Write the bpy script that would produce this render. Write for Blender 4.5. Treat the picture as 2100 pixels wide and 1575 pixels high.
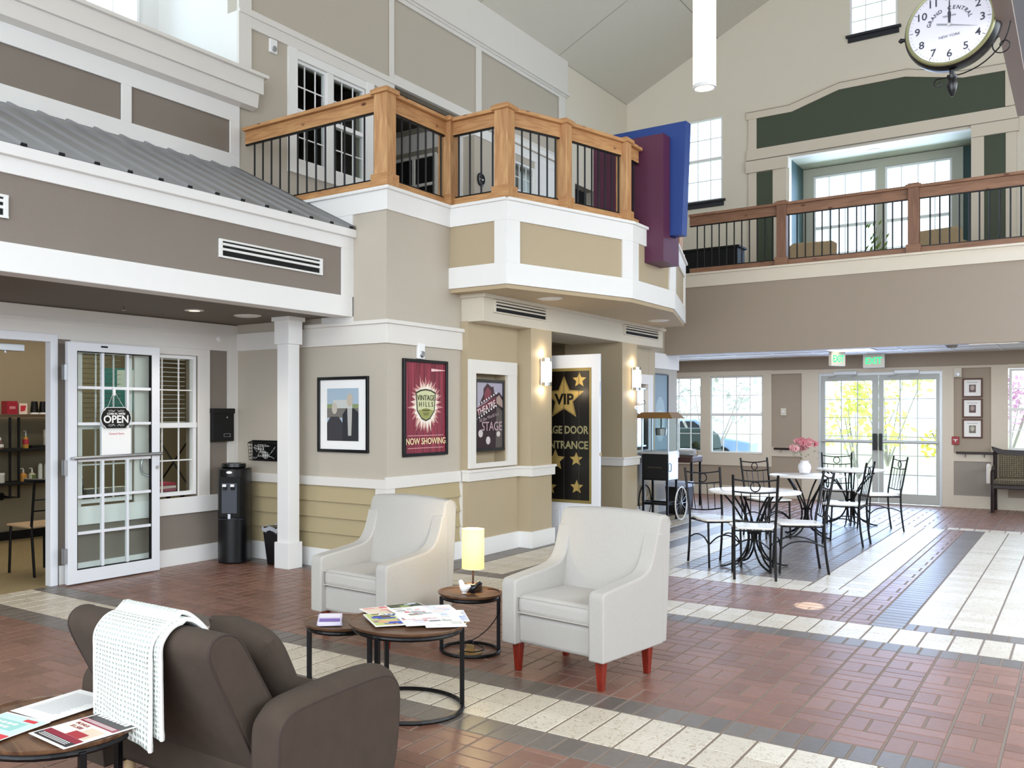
import bpy, bmesh, math, random
from mathutils import Vector, Matrix
random.seed(7)
for _o in list(bpy.data.objects): bpy.data.objects.remove(_o)
SC = bpy.context.scene
COL = SC.collection
PI = math.pi
# ---------------------------------------------------------------- camera
cam_d = bpy.data.cameras.new('camera'); cam = bpy.data.objects.new('camera', cam_d); COL.objects.link(cam)
cam.location = (0, 0, 1.49)
cam.rotation_euler = (PI/2, 0, math.radians(37.12))
cam_d.sensor_width = 36.0
cam_d.lens = 1871.5/2100*36.0
cam_d.shift_x = (1050-808.6)/2100
cam_d.shift_y = (847-787.5)/2100
cam_d.clip_start = 0.05; cam_d.clip_end = 200
SC.camera = cam
# ---------------------------------------------------------------- world / light / exposure
w = bpy.data.worlds.new('world'); SC.world = w; w.use_nodes = True
nt = w.node_tree; nt.nodes.clear()
out = nt.nodes.new('ShaderNodeOutputWorld'); bg = nt.nodes.new('ShaderNodeBackground')
bg.inputs[0].default_value = (0.66, 0.82, 1.0, 1); bg.inputs[1].default_value = 4.2
nt.links.new(bg.outputs[0], out.inputs[0])
SC.view_settings.view_transform = 'Standard'; SC.view_settings.look = 'None'
SC.view_settings.exposure = -0.04; SC.view_settings.gamma = 1; SC.view_settings.use_curve_mapping = False
SC.cycles.use_denoising = True
SC.cycles.max_bounces = 8; SC.cycles.diffuse_bounces = 4; SC.cycles.glossy_bounces = 3; SC.cycles.transmission_bounces = 6; SC.cycles.transparent_max_bounces = 10
SC.cycles.sample_clamp_indirect = 4.0
def area(name, loc, rot, sx, sy, power, color=(1, 1, 1), spread=PI):
    d = bpy.data.lights.new(name, 'AREA'); d.shape = 'RECTANGLE'; d.size = sx; d.size_y = sy; d.energy = power; d.color = color; d.spread = spread
    o = bpy.data.objects.new(name, d); COL.objects.link(o); o.location = loc; o.rotation_euler = rot
    return o
def point(name, loc, power, color=(1, .85, .65), r=.05):
    d = bpy.data.lights.new(name, 'POINT'); d.energy = power; d.color = color; d.shadow_soft_size = r
    o = bpy.data.objects.new(name, d); COL.objects.link(o); o.location = loc
    return o
def spot(name, loc, power, color, size, rot=(0, 0, 0), blend=.6, r=.05):
    d = bpy.data.lights.new(name, 'SPOT'); d.energy = power; d.color = color; d.spot_size = size; d.spot_blend = blend; d.shadow_soft_size = r
    o = bpy.data.objects.new(name, d); COL.objects.link(o); o.location = loc; o.rotation_euler = rot
    return o
# daylight of the clerestory windows over the hall and of the window wall behind the viewer
area('clerestory_daylight', (4.8, 5.0, 4.2), (0, math.radians(78), 0), 2.6, 13.0, 430, (1.0, .985, .965))
area('entrance_window_daylight', (-1.6, -3.3, 3.6), (math.radians(84), 0, 0), 9.5, 5.4, 470, (1.0, .985, .97))
area('overhead_blue_fill', (.9, 8.6, 6.7), (0, math.radians(-8), 0), 2.6, 8.0, 380, (.54, .69, 1.0), math.radians(100))  # added overhead fill without any roof window, tints the right-hand floor blue
# daylight entering through the far door and windows
area('far_door_daylight', (-2.75, 16.7, 1.15), (math.radians(-90), 0, 0), 1.8, 1.9, 70, (.42, .58, 1.0))
area('far_window_daylight', (-5.2, 16.7, 1.45), (math.radians(-90), 0, 0), 1.7, 1.4, 34, (.5, .66, 1.0))
area('alcove_window_daylight', (-2.8, 17.6, 4.9), (math.radians(-85), 0, 0), 2.2, 1.8, 90, (.5, .66, 1.0))
def aim(a, b): return (Vector(b)-Vector(a)).to_track_quat('-Z', 'Y').to_euler()
_p = (-2.72, 16.7, 8.6)
spot('gable_window_sunbeam', _p, 13000, (1, .84, .62), math.radians(.95), aim(_p, (-1.70, 7.56, 0)), .25, .015)
# ---------------------------------------------------------------- materials
def lin(c):
    if isinstance(c, str):
        c = [int(c[i:i+2], 16) for i in (0, 2, 4)]
    r = []
    for v in c:
        v = v/255.0; r.append(v/12.92 if v <= .04045 else ((v+.055)/1.055)**2.4)
    return (r[0], r[1], r[2], 1)
def mat(name, color, rough=.6, metal=0, noise=0, nscale=8, bump=0, bscale=60, emit=None, estr=0, coat=0, spec=.5, trans=0, ior=1.45, alpha=1):
    m = bpy.data.materials.new(name); m.use_nodes = True
    t = m.node_tree; b = t.nodes['Principled BSDF']
    c = lin(color); b.inputs['Base Color'].default_value = c
    b.inputs['Roughness'].default_value = rough; b.inputs['Metallic'].default_value = metal
    b.inputs['Specular IOR Level'].default_value = spec
    b.inputs['Coat Weight'].default_value = coat; b.inputs['Transmission Weight'].default_value = trans; b.inputs['IOR'].default_value = ior
    b.inputs['Alpha'].default_value = alpha
    if emit: b.inputs['Emission Color'].default_value = lin(emit); b.inputs['Emission Strength'].default_value = estr
    tc = t.nodes.new('ShaderNodeTexCoord')
    n = t.nodes.new('ShaderNodeTexNoise'); n.inputs['Scale'].default_value = nscale; n.inputs['Detail'].default_value = 5
    t.links.new(tc.outputs['Object'], n.inputs['Vector'])
    mx = t.nodes.new('ShaderNodeMix'); mx.data_type = 'RGBA'
    k = max(noise, .015)
    mx.inputs[6].default_value = tuple(v*(1-k) for v in c[:3])+(1,); mx.inputs[7].default_value = tuple(min(1, v*(1+k)) for v in c[:3])+(1,)
    t.links.new(n.outputs[0], mx.inputs[0]); t.links.new(mx.outputs[2], b.inputs['Base Color'])
    if bump:
        n2 = t.nodes.new('ShaderNodeTexNoise'); n2.inputs['Scale'].default_value = bscale; n2.inputs['Detail'].default_value = 3
        t.links.new(tc.outputs['Object'], n2.inputs['Vector'])
        bp = t.nodes.new('ShaderNodeBump'); bp.inputs['Strength'].default_value = bump; bp.inputs['Distance'].default_value = .01
        t.links.new(n2.outputs[0], bp.inputs['Height']); t.links.new(bp.outputs[0], b.inputs['Normal'])
    return m
def wood(name, c1, c2, rough=.55, axis='X', scale=3.0, knots=False, stretch=9):
    m = bpy.data.materials.new(name); m.use_nodes = True
    t = m.node_tree; b = t.nodes['Principled BSDF']; b.inputs['Roughness'].default_value = rough
    tc = t.nodes.new('ShaderNodeTexCoord'); mp = t.nodes.new('ShaderNodeMapping')
    s = {'X': (1, stretch, stretch), 'Y': (stretch, 1, stretch), 'Z': (stretch, stretch, 1)}[axis]
    mp.inputs['Scale'].default_value = s
    t.links.new(tc.outputs['Object'], mp.inputs['Vector'])
    n = t.nodes.new('ShaderNodeTexNoise'); n.inputs['Scale'].default_value = scale; n.inputs['Detail'].default_value = 8; n.inputs['Distortion'].default_value = 1.2
    t.links.new(mp.outputs[0], n.inputs['Vector'])
    r = t.nodes.new('ShaderNodeValToRGB'); r.color_ramp.elements[0].position = .32; r.color_ramp.elements[1].position = .68
    r.color_ramp.elements[0].color = lin(c1); r.color_ramp.elements[1].color = lin(c2)
    t.links.new(n.outputs[0], r.inputs[0])
    last = r.outputs[0]
    if knots:
        v = t.nodes.new('ShaderNodeTexVoronoi'); v.inputs['Scale'].default_value = 3.2
        mp2 = t.nodes.new('ShaderNodeMapping'); mp2.inputs['Scale'].default_value = tuple(1 if q == 1 else 2.0 for q in s)
        t.links.new(tc.outputs['Object'], mp2.inputs['Vector']); t.links.new(mp2.outputs[0], v.inputs['Vector'])
        rr = t.nodes.new('ShaderNodeValToRGB'); rr.color_ramp.elements[0].position = .06; rr.color_ramp.elements[1].position = .13
        rr.color_ramp.elements[0].color = (1, 1, 1, 1); rr.color_ramp.elements[1].color = (0, 0, 0, 1)
        t.links.new(v.outputs['Distance'], rr.inputs[0])
        mx = t.nodes.new('ShaderNodeMix'); mx.data_type = 'RGBA'; mx.inputs[7].default_value = lin('5a3018')
        t.links.new(rr.outputs[0], mx.inputs[0]); t.links.new(last, mx.inputs[6]); last = mx.outputs[2]
    t.links.new(last, b.inputs['Base Color'])
    return m
M = {}
M['trim'] = mat('trim_white', 'e2ded7', .5)
M['trimw'] = mat('trim_bright_white', 'ecebe8', .45)
M['taupe'] = mat('dark_taupe_board', '857b71', .6, noise=.04, nscale=3, bump=.15, bscale=30)
M['greige'] = mat('greige_wall', 'bcb3a4', .6)
M['wall'] = mat('cream_upper_wall', 'e0d8c7', .65)
M['ceil'] = mat('ceiling_paint', 'd6d0c2', .7)
M['tan'] = mat('tan_wall', 'b3a386', .6)
M['tanlap'] = mat('tan_lap_siding', 'b3a480', .6)
M['beam'] = mat('brown_taupe_beam', '9a8c7c', .6)
M['green'] = mat('dark_green_panel', '47503f', .6)
M['teal'] = mat('teal_alcove', '3c5453', .6)
M['white'] = mat('white_paint', 'efefee', .4)
M['door'] = mat('white_door_metal', 'e4e6ea', .35)
M['grille'] = mat('grille_white', 'e9e9e6', .45)
M['black'] = mat('black_metal', '0e0e10', .38, metal=.3)
M['blackp'] = mat('black_plastic', '0c0d10', .3)
M['blackm'] = mat('black_matte', '101010', .8)
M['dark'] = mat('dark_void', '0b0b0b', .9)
M['chrome'] = mat('chrome', 'c9ccd0', .15, metal=1)
M['steel'] = mat('brushed_steel', 'b9bcc0', .35, metal=1, bump=.05)
M['alum'] = mat('aluminium', 'c4c8ca', .4, metal=.6)
M['cedar'] = wood('cedar', 'a9774a', 'cb9c68', .55, 'X', 2.5, True)
M['cedarz'] = wood('cedar_upright', 'ae7d50', 'd0a371', .55, 'Z', 2.5, True)
M['cedary'] = wood('cedar_along', 'a8703f', 'c99560', .55, 'Y', 2.5, True)
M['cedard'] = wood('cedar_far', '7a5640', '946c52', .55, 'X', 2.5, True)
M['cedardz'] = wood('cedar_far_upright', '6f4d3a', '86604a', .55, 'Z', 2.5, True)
M['walnut'] = wood('walnut_top', '4e3526', '7a5a40', .35, 'X', 3.0)
M['linen'] = mat('pale_linen', 'b3afa9', .9, noise=.05, nscale=60, bump=.25, bscale=500)
M['linen2'] = mat('pale_linen_cushion', 'b8b4ae', .9, noise=.05, nscale=60, bump=.25, bscale=500)
M['brown'] = mat('brown_microfibre', '43382f', .95, noise=.2, nscale=14, bump=.15, bscale=400)
M['cherry'] = wood('cherry_leg', '6e1c10', '8e2a18', .3, 'Z', 4)
M['pale_leg'] = wood('pale_wood_leg', 'd8b98c', 'e6cda3', .5, 'Z', 4)
M['marble'] = mat('white_laminate', 'f1eee8', .25, noise=.05, nscale=7)
M['seatw'] = mat('white_seat', 'ece8e0', .35)
M['glass'] = mat('clear_glass', 'f4fbf8', .0, trans=1, ior=1.01, spec=.3)
M['paper'] = mat('paper', 'f5f4f1', .7)
M['roof'] = mat('metal_roof', '8e8f92', .4, metal=.35)
M['shade'] = mat('lamp_shade_glow', 'f4dc8a', .8, emit='ffd97a', estr=1.6)
M['glow'] = mat('warm_glow', 'ffffff', .5, emit='ffe6bd', estr=5)
M['glow2'] = mat('pendant_glow', 'fffdf5', .5, emit='fff6e2', estr=1.1)
M['panel'] = mat('light_panel', 'ffffff', .5, emit='fff3d8', estr=2.2)
def P(name, c, rough=.6, **k):
    if name not in M: M[name] = mat(name, c, rough, **k)
    return M[name]
# ---------------------------------------------------------------- mesh helpers
class MB:
    K = 0
    def __init__(s): s.bm = bmesh.new(); s.mi = 0
    def m(s, i): s.mi = i; return s
    def face(s, vs):
        try:
            f = s.bm.faces.new(vs); f.material_index = s.mi; return f
        except ValueError: return None
    def poly(s, pts): return s.face([s.bm.verts.new(p) for p in pts])
    def box(s, x0, x1, y0, y1, z0, z1, T=None):
        if x0 > x1: x0, x1 = x1, x0
        if y0 > y1: y0, y1 = y1, y0
        if z0 > z1: z0, z1 = z1, z0
        MB.K = (MB.K+1) % 11; e = MB.K*.00011      # hairline size differences keep meeting boards from being coplanar
        x0 -= e; x1 += e; y0 -= e; y1 += e; z1 += e
        if z0 > .001: z0 -= e
        v = [s.bm.verts.new(T @ Vector(p) if T else p) for p in ((x0, y0, z0), (x1, y0, z0), (x1, y1, z0), (x0, y1, z0), (x0, y0, z1), (x1, y0, z1), (x1, y1, z1), (x0, y1, z1))]
        for q in ((0, 3, 2, 1), (4, 5, 6, 7), (0, 1, 5, 4), (1, 2, 6, 5), (2, 3, 7, 6), (3, 0, 4, 7)): s.face([v[i] for i in q])
        return s
    def prism(s, pts, fa, fb):
        """pts 2-D outline; fa/fb map a 2-D point to the two end positions"""
        a = [s.bm.verts.new(fa(p)) for p in pts]; b = [s.bm.verts.new(fb(p)) for p in pts]
        s.face(a); s.face(b[::-1]); n = len(pts)
        for i in range(n): s.face([a[(i+1) % n], a[i], b[i], b[(i+1) % n]])
        return s
    def px(s, pts, x0, x1): return s.prism(pts, lambda p: (x0, p[0], p[1]), lambda p: (x1, p[0], p[1]))
    def py(s, pts, y0, y1): return s.prism(pts, lambda p: (p[0], y0, p[1]), lambda p: (p[0], y1, p[1]))
    def pz(s, pts, z0, z1): return s.prism(pts, lambda p: (p[0], p[1], z0), lambda p: (p[0], p[1], z1))
    def lathe(s, prof, c=(0, 0, 0), n=24, ax='z', ang=2*PI, cap=True):
        rings = []
        full = ang > 6.28
        for r, z in prof:
            ring = []
            for i in range(n if full else n+1):
                a = ang*i/n; u, v = r*math.cos(a), r*math.sin(a)
                p = {'z': (u, v, z), 'y': (u, z, v), 'x': (z, u, v)}[ax]
                ring.append(s.bm.verts.new((c[0]+p[0], c[1]+p[1], c[2]+p[2])))
            rings.append(ring)
        for a, b in zip(rings, rings[1:]):
            m_ = len(a)
            for i in range(m_ if full else m_-1): s.face([a[i], a[(i+1) % m_], b[(i+1) % m_], b[i]])
        if full and cap:
            if prof[0][0] > 1e-5: s.face(rings[0][::-1])
            if prof[-1][0] > 1e-5: s.face(rings[-1])
        return s
    def cyl(s, c, r, h, n=20, ax='z', r2=None): return s.lathe([(r, 0), (r2 if r2 is not None else r, h)], c, n, ax)
    def tube(s, pts, r, n=8, closed=False, r2=None):
        pts = [Vector(p) for p in pts]; N = len(pts); rings = []; prev = None
        for i, p in enumerate(pts):
            if closed: t = pts[(i+1) % N]-pts[i-1]
            else: t = pts[min(i+1, N-1)]-pts[max(i-1, 0)]
            t.normalize()
            if prev is None:
                u = t.orthogonal().normalized()
            else:
                u = (prev-t*prev.dot(t)); u = u.normalized() if u.length > 1e-6 else t.orthogonal().normalized()
            prev = u; v = t.cross(u)
            rr = r if r2 is None else r+(r2-r)*i/(N-1)
            rings.append([s.bm.verts.new(p+u*rr*math.cos(2*PI*k/n)+v*rr*math.sin(2*PI*k/n)) for k in range(n)])
        for i in range(N if closed else N-1):
            a, b = rings[i], rings[(i+1) % N]
            for k in range(n): s.face([a[k], a[(k+1) % n], b[(k+1) % n], b[k]])
        if not closed: s.face(rings[0][::-1]); s.face(rings[-1])
        return s
    def ball(s, c, r, n=12, sc=(1, 1, 1)):
        k = n//2
        prof = [(r*math.sin(PI*i/k), -r*math.cos(PI*i/k)) for i in range(k+1)]
        st = len(s.bm.verts); s.bm.verts.ensure_lookup_table()
        prof[0] = (1e-4*r, prof[0][1]); prof[-1] = (1e-4*r, prof[-1][1])
        before = set(s.bm.verts)
        s.lathe(prof, (0, 0, 0), n)
        for v in s.bm.verts:
            if v not in before: v.co = Vector((v.co.x*sc[0]+c[0], v.co.y*sc[1]+c[1], v.co.z*sc[2]+c[2]))
        return s
    def done(s, name, mats, parent=None, bevel=0, smooth=False, sub=0, seg=2, kind=None, label=None, weld=False):
        me = bpy.data.meshes.new(name)
        if weld: bmesh.ops.remove_doubles(s.bm, verts=s.bm.verts, dist=1e-5)
        bmesh.ops.recalc_face_normals(s.bm, faces=s.bm.faces)
        s.bm.to_mesh(me); s.bm.free()
        if not isinstance(mats, (list, tuple)): mats = [mats]
        for q in mats: me.materials.append(M[q] if isinstance(q, str) else q)
        o = bpy.data.objects.new(name, me); COL.objects.link(o)
        if parent: o.parent = parent
        if bevel:
            b = o.modifiers.new('bevel', 'BEVEL'); b.width = bevel; b.segments = seg; b.limit_method = 'ANGLE'; b.angle_limit = math.radians(40)
        if sub:
            q = o.modifiers.new('sub', 'SUBSURF'); q.levels = sub; q.render_levels = sub
        if smooth or sub:
            for f in me.polygons: f.use_smooth = True
            if not sub:
                me.set_sharp_from_angle(angle=math.radians(38))
        if kind: o['kind'] = kind
        if label: o['label'] = label
        return o
def thing(name, label, cat, loc=(0, 0, 0), rz=0, group=None):
    o = bpy.data.objects.new(name, None); COL.objects.link(o); o.empty_display_size = .1
    o.location = loc; o.rotation_euler = (0, 0, math.radians(rz)); tag(o, label, cat, group); return o
def tag(o, label, cat, group=None):
    o['label'] = label; o['category'] = cat
    if group: o['group'] = group
    return o
def dup(root, loc, rz=None, label=None, group=None):
    r = root.copy(); COL.objects.link(r); r.location = loc
    if rz is not None: r.rotation_euler = (0, 0, math.radians(rz))
    if label: r['label'] = label
    if group: r['group'] = group
    for ch in list(root.children):
        c = ch.copy(); COL.objects.link(c); c.parent = r
        for g in list(ch.children):
            d = g.copy(); COL.objects.link(d); d.parent = c
    return r
_tn = [0]
def struct(name, mb, m, **k): return mb.done(name, m, kind='structure', **k)
def trim(mb, m='trim', **k):
    _tn[0] += 1; return mb.done('trim_%d' % _tn[0], m, kind='structure', **k)
def text(name, s, size, m, parent, loc, rot=(PI/2, 0, 0), align='CENTER', off=0, ext=.0008, sx=1, shear=0):
    c = bpy.data.curves.new(name, 'FONT'); c.body = s; c.size = size; c.align_x = align; c.align_y = 'CENTER'; c.offset = off; c.extrude = ext; c.shear = shear; c.resolution_u = 3
    t = bpy.data.objects.new('tmp', c); COL.objects.link(t)
    dg = bpy.context.evaluated_depsgraph_get(); me = bpy.data.meshes.new_from_object(t.evaluated_get(dg))
    bpy.data.objects.remove(t); bpy.data.curves.remove(c)
    me.materials.clear(); me.materials.append(M[m] if isinstance(m, str) else m)
    o = bpy.data.objects.new(name, me); COL.objects.link(o); o.parent = parent
    o.location = loc; o.rotation_euler = rot; o.scale = (sx, 1, 1)
    return o
# ---------------------------------------------------------------- floor
def tile_mat(name, c1, c2, rough, spots=False, spec=.5):
    m = bpy.data.materials.new(name); m.use_nodes = True; t = m.node_tree; b = t.nodes['Principled BSDF']
    g = t.nodes.new('ShaderNodeNewGeometry'); r = t.nodes.new('ShaderNodeValToRGB')
    r.color_ramp.elements[0].color = lin(c1); r.color_ramp.elements[1].color = lin(c2)
    t.links.new(g.outputs['Random Per Island'], r.inputs[0])
    tc = t.nodes.new('ShaderNodeTexCoord'); n = t.nodes.new('ShaderNodeTexNoise'); n.inputs['Scale'].default_value = 30 if not spots else 45; n.inputs['Detail'].default_value = 6
    n.inputs['Distortion'].default_value = 1.5 if spots else 0
    t.links.new(tc.outputs['Object'], n.inputs['Vector'])
    rr = t.nodes.new('ShaderNodeValToRGB')
    if spots:
        rr.color_ramp.elements[0].position = .36; rr.color_ramp.elements[0].color = (.62, .55, .45, 1); rr.color_ramp.elements[1].position = .44; rr.color_ramp.elements[1].color = (1, 1, 1, 1)
    else:
        rr.color_ramp.elements[0].position = .3; rr.color_ramp.elements[0].color = (.86, .86, .86, 1); rr.color_ramp.elements[1].position = .75; rr.color_ramp.elements[1].color = (1.1, 1.1, 1.1, 1)
    t.links.new(n.outputs[0], rr.inputs[0])
    mx = t.nodes.new('ShaderNodeMix'); mx.data_type = 'RGBA'; mx.blend_type = 'MULTIPLY'; mx.inputs[0].default_value = 1
    t.links.new(r.outputs[0], mx.inputs[6]); t.links.new(rr.outputs[0], mx.inputs[7]); t.links.new(mx.outputs[2], b.inputs['Base Color'])
    b.inputs['Roughness'].default_value = rough; b.inputs['Specular IOR Level'].default_value = spec
    return m
M['tile_red'] = tile_mat('quarry_red', '734f40', '896151', .36, spec=.9)
M['tile_grey'] = tile_mat('quarry_brown', '5e564f', '706760', .36, spec=.9)
M['tile_cream'] = tile_mat('cream_tile', 'c4b9a6', 'd4cbba', .36, True, spec=.9)
M['grout'] = mat('grout', '7a6c5f', .8, noise=.1, nscale=20)
OX, OY, MD = -1.781, 5.371, .2127
G = .0058; fl_mb = MB()
def tile(x0, x1, y0, y1, clip, mi, g=G):
    x0 = max(x0, clip[0]); x1 = min(x1, clip[1]); y0 = max(y0, clip[2]); y1 = min(y1, clip[3])
    x0 += g; x1 -= g; y0 += g*.7; y1 -= g*.7
    if x1-x0 < .012 or y1-y0 < .012: return
    e = .0022; z0 = -.003; bm = fl_mb.bm
    a = [bm.verts.new(p) for p in ((x0, y0, z0), (x1, y0, z0), (x1, y1, z0), (x0, y1, z0))]
    b = [bm.verts.new(p) for p in ((x0+e, y0+e, 0), (x1-e, y0+e, 0), (x1-e, y1-e, 0), (x0+e, y1-e, 0))]
    fl_mb.m(mi); fl_mb.face(b)
    for i in range(4): fl_mb.face([a[i], a[(i+1) % 4], b[(i+1) % 4], b[i]])
def basket(x0, x1, y0, y1, mi=0, par=1):
    clip = (x0, x1, y0, y1)
    for i in range(math.floor((x0-OX)/MD), math.ceil((x1-OX)/MD)):
        for j in range(math.floor((y0-OY)/MD), math.ceil((y1-OY)/MD)):
            a, b = OX+i*MD, OY+j*MD
            if (i+j+par) % 2 == 0:
                tile(a, a+MD/2, b, b+MD, clip, mi); tile(a+MD/2, a+MD, b, b+MD, clip, mi)
            else:
                tile(a, a+MD, b, b+MD/2, clip, mi); tile(a, a+MD, b+MD/2, b+MD, clip, mi)
def rows(x0, x1, y0, y1, tx, ty, mi, ox=OX, oy=None):
    oy = y0 if oy is None else oy
    i0 = math.floor((x0-ox)/tx); i1 = math.ceil((x1-ox)/tx); j0 = math.floor((y0-oy)/ty+1e-6); j1 = math.ceil((y1-oy)/ty-1e-6)
    for i in range(i0, i1):
        for j in range(j0, j1): tile(ox+i*tx, ox+(i+1)*tx, oy+j*ty, oy+(j+1)*ty, (x0, x1, y0, y1), mi)
XL, XR = -7.1, 5.0
basket(XL, XR, -3.5, 3.614)                                    # field nearest the viewer
rows(XL, XR, 3.614, 3.827, MD/2, MD, 1)
rows(XL, XR, 3.827, 4.305, .1645, .239, 2, ox=-2.008)
rows(XL, XR, 4.305, 4.518, MD/2, MD, 1)
basket(XL, XR, 4.518, 6.436)
rows(XL, XR, 6.436, 6.65, MD/2, MD, 1)
rows(-5.0, XR, 6.65, 7.127, .1645, .2385, 2, ox=-2.008)
rows(-5.2, -4.78, 7.127, 13.6, MD, MD/2, 1, ox=-4.78)          # against the theatre wall
rows(-4.78, -4.30, 7.34, 13.6, .24, .1645, 2, ox=-4.78); rows(-4.78, -4.30, 7.127, 7.34, MD/2, MD, 1)
rows(-4.30, -4.09, 7.34, 13.6, MD, MD/2, 1, ox=-4.30); rows(-4.30, -4.09, 7.127, 7.34, MD/2, MD, 1)
basket(-4.09, -1.42, 7.127, 8.18)
rows(-4.09, -1.42, 8.18, 8.42, .1645, .24, 2, ox=-1.42)
rows(-4.09, -3.85, 8.42, 13.6, .24, .1645, 2, ox=-4.09)
rows(-3.85, -3.64, 8.42, 13.6, MD, MD/2, 1, ox=-3.85)
rows(-3.64, -3.16, 8.42, 13.6, .24, .1645, 2, ox=-3.64)
rows(-3.16, -1.90, 8.42, 8.66, .1645, .24, 2, ox=-1.42)
rows(-3.16, -1.90, 8.66, 13.6, .158, .158, 1, ox=-3.16)
rows(-1.90, -1.42, 8.42, 13.6, .24, .1645, 2, ox=-1.90)
basket(-1.42, -1.21, 7.127, 13.6)
rows(-1.21, -1.0, 7.127, 13.6, MD, MD/2, 1, ox=-1.21)
rows(-1.0, XR, 7.127, 7.34, MD/2, MD, 1)
rows(-1.0, XR, 7.34, 13.6, .2475, .1645, 2, ox=-1.0)
rows(-1.42, XR, 13.6, 13.84, .1645, .24, 2)
basket(-7.1, -1.42, 13.6, 13.84); basket(-7.1, XR, 13.84, 16.87)
fl_mb.m(3).box(XL, XR, -3.5, 16.9, -.06, -.003); fl_mb.m(3).box(-5.2, -7.1, 6.65, 16.9, -.004, -.0035)
struct('floor', fl_mb, ['tile_red', 'tile_grey', 'tile_cream', 'grout'])
# ---------------------------------------------------------------- shop front wall (plane X = -7.1)
b = MB()
X0 = -7.1
def wbox(b, y0, y1, z0, z1, t=.16, x=X0): return b.box(x-t, x, y0, y1, z0, z1)
wbox(b, -3.5, 3.2, 0, 4.1); wbox(b, 3.2, 4.50, 2.13, 4.1); wbox(b, 4.5, 4.72, 0, 2.41, .06); wbox(b, 4.72, 6.10, 0, .62); wbox(b, 4.72, 6.10, 2.06, 2.41); wbox(b, 6.10, 6.66, 0, 2.41); wbox(b, 4.5, 6.66, 2.41, 4.1)
wbox(b, -3.5, 6.66, 4.1, 4.95)
struct('wall_left', b, 'taupe')
b = MB(); wbox(b, 1.0, 6.64, 2.13, 2.40, .02, X0+.02); trim(b)                       # board above openings
b = MB(); wbox(b, 1.0, 6.64, 2.27, 2.30, .03, X0+.03); trim(b)
b = MB(); wbox(b, 6.50, 6.64, .0, 2.13, .02, X0+.022); trim(b)
b = MB(); wbox(b, 4.66, 6.25, 2.06, 2.13, .02, X0+.028); wbox(b, 6.10, 6.25, .52, 2.06, .02, X0+.028); wbox(b, 4.66, 4.76, .5, 2.06, .02, X0+.028); wbox(b, 5.33, 5.49, .66, 2.06, .02, X0+.028); trim(b, bevel=.003)
b = MB(); wbox(b, 4.66, 6.5, .5, .66, .03, X0+.035); trim(b, 'trimw', bevel=.003)
b = MB(); wbox(b, 4.55, 6.64, 0, .165, .02, X0+.022); b.done('baseboard_left', 'trimw', kind='structure', bevel=.003)
def dh_window(n, y0, y1, z0, z1, cols=3, x=X0, rows_=2, lab=None, fr='white', t=.035, mr=.5, glass=True):
    """double-hung window in an X plane"""
    b = MB(); xa, xb = x-.07, x-.01
    b.box(xa, xb, y0, y0+t, z0, z1); b.box(xa, xb, y1-t, y1, z0, z1); b.box(xa, xb, y0, y1, z0, z0+t); b.box(xa, xb, y0, y1, z1-t, z1)
    zm = z0+(z1-z0)*mr; b.box(xa, xb+.012, y0, y1, zm-.025, zm+.025)
    for i in range(1, cols):
        yy = y0+(y1-y0)*i/cols; b.box(xb-.032, xb-.018, yy-.006, yy+.006, z0, z1)
    for zz0, zz1 in ((z0, zm), (zm, z1)):
        for j in range(1, rows_):
            zz = zz0+(zz1-zz0)*j/rows_; b.box(xb-.032, xb-.018, y0, y1, zz-.006, zz+.006)
    o = b.done('window_%d' % n, fr, kind='structure', bevel=.002)
    if glass: MB().box(xa+.027, xa+.031, y0+t*.5, y1-t*.5, z0+t*.5, z1-t*.5).done('pane', 'glass', o)
    return o
def dh_window_y(n, x0, x1, z0, z1, cols, y, rows_=2, fr='white', t=.035, mr=.5, fine=.008, sign=1):
    b = MB(); ya, yb = y+.01, y+.07
    b.box(x0, x0+t, ya, yb, z0, z1); b.box(x1-t, x1, ya, yb, z0, z1); b.box(x0, x1, ya, yb, z0, z0+t); b.box(x0, x1, ya, yb, z1-t, z1)
    zm = z0+(z1-z0)*mr
    if mr: b.box(x0, x1, ya-.012, yb, zm-.025, zm+.025)
    for i in range(1, cols):
        xx = x0+(x1-x0)*i/cols; b.box(xx-fine, xx+fine, ya+.01, yb-.02, z0, z1)
    for zz0, zz1 in (((z0, zm), (zm, z1)) if mr else ((z0, z1),)):
        for j in range(1, rows_):
            zz = zz0+(zz1-zz0)*j/rows_; b.box(x0, x1, ya+.01, yb-.02, zz-fine, zz+fine)
    o = b.done('window_%d' % n, fr, kind='structure', bevel=.002)
    MB().box(x0+t*.5, x1-t*.5, ya+.03, ya+.034, z0+t*.5, z1-t*.5).done('pane', 'glass', o)
    return o
dh_window(1, 4.76, 5.33, .68, 2.06, 3); dh_window(2, 5.49, 6.10, .68, 2.06, 3)
# door frame of the shop
b = MB(); b.box(X0-.05, X0+.03, 4.46, 4.53, 0, 2.17); b.box(X0-.05, X0+.03, 3.15, 4.52, 2.10, 2.17)
b.done('door_1', 'door', kind='structure', bevel=.004)
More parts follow.
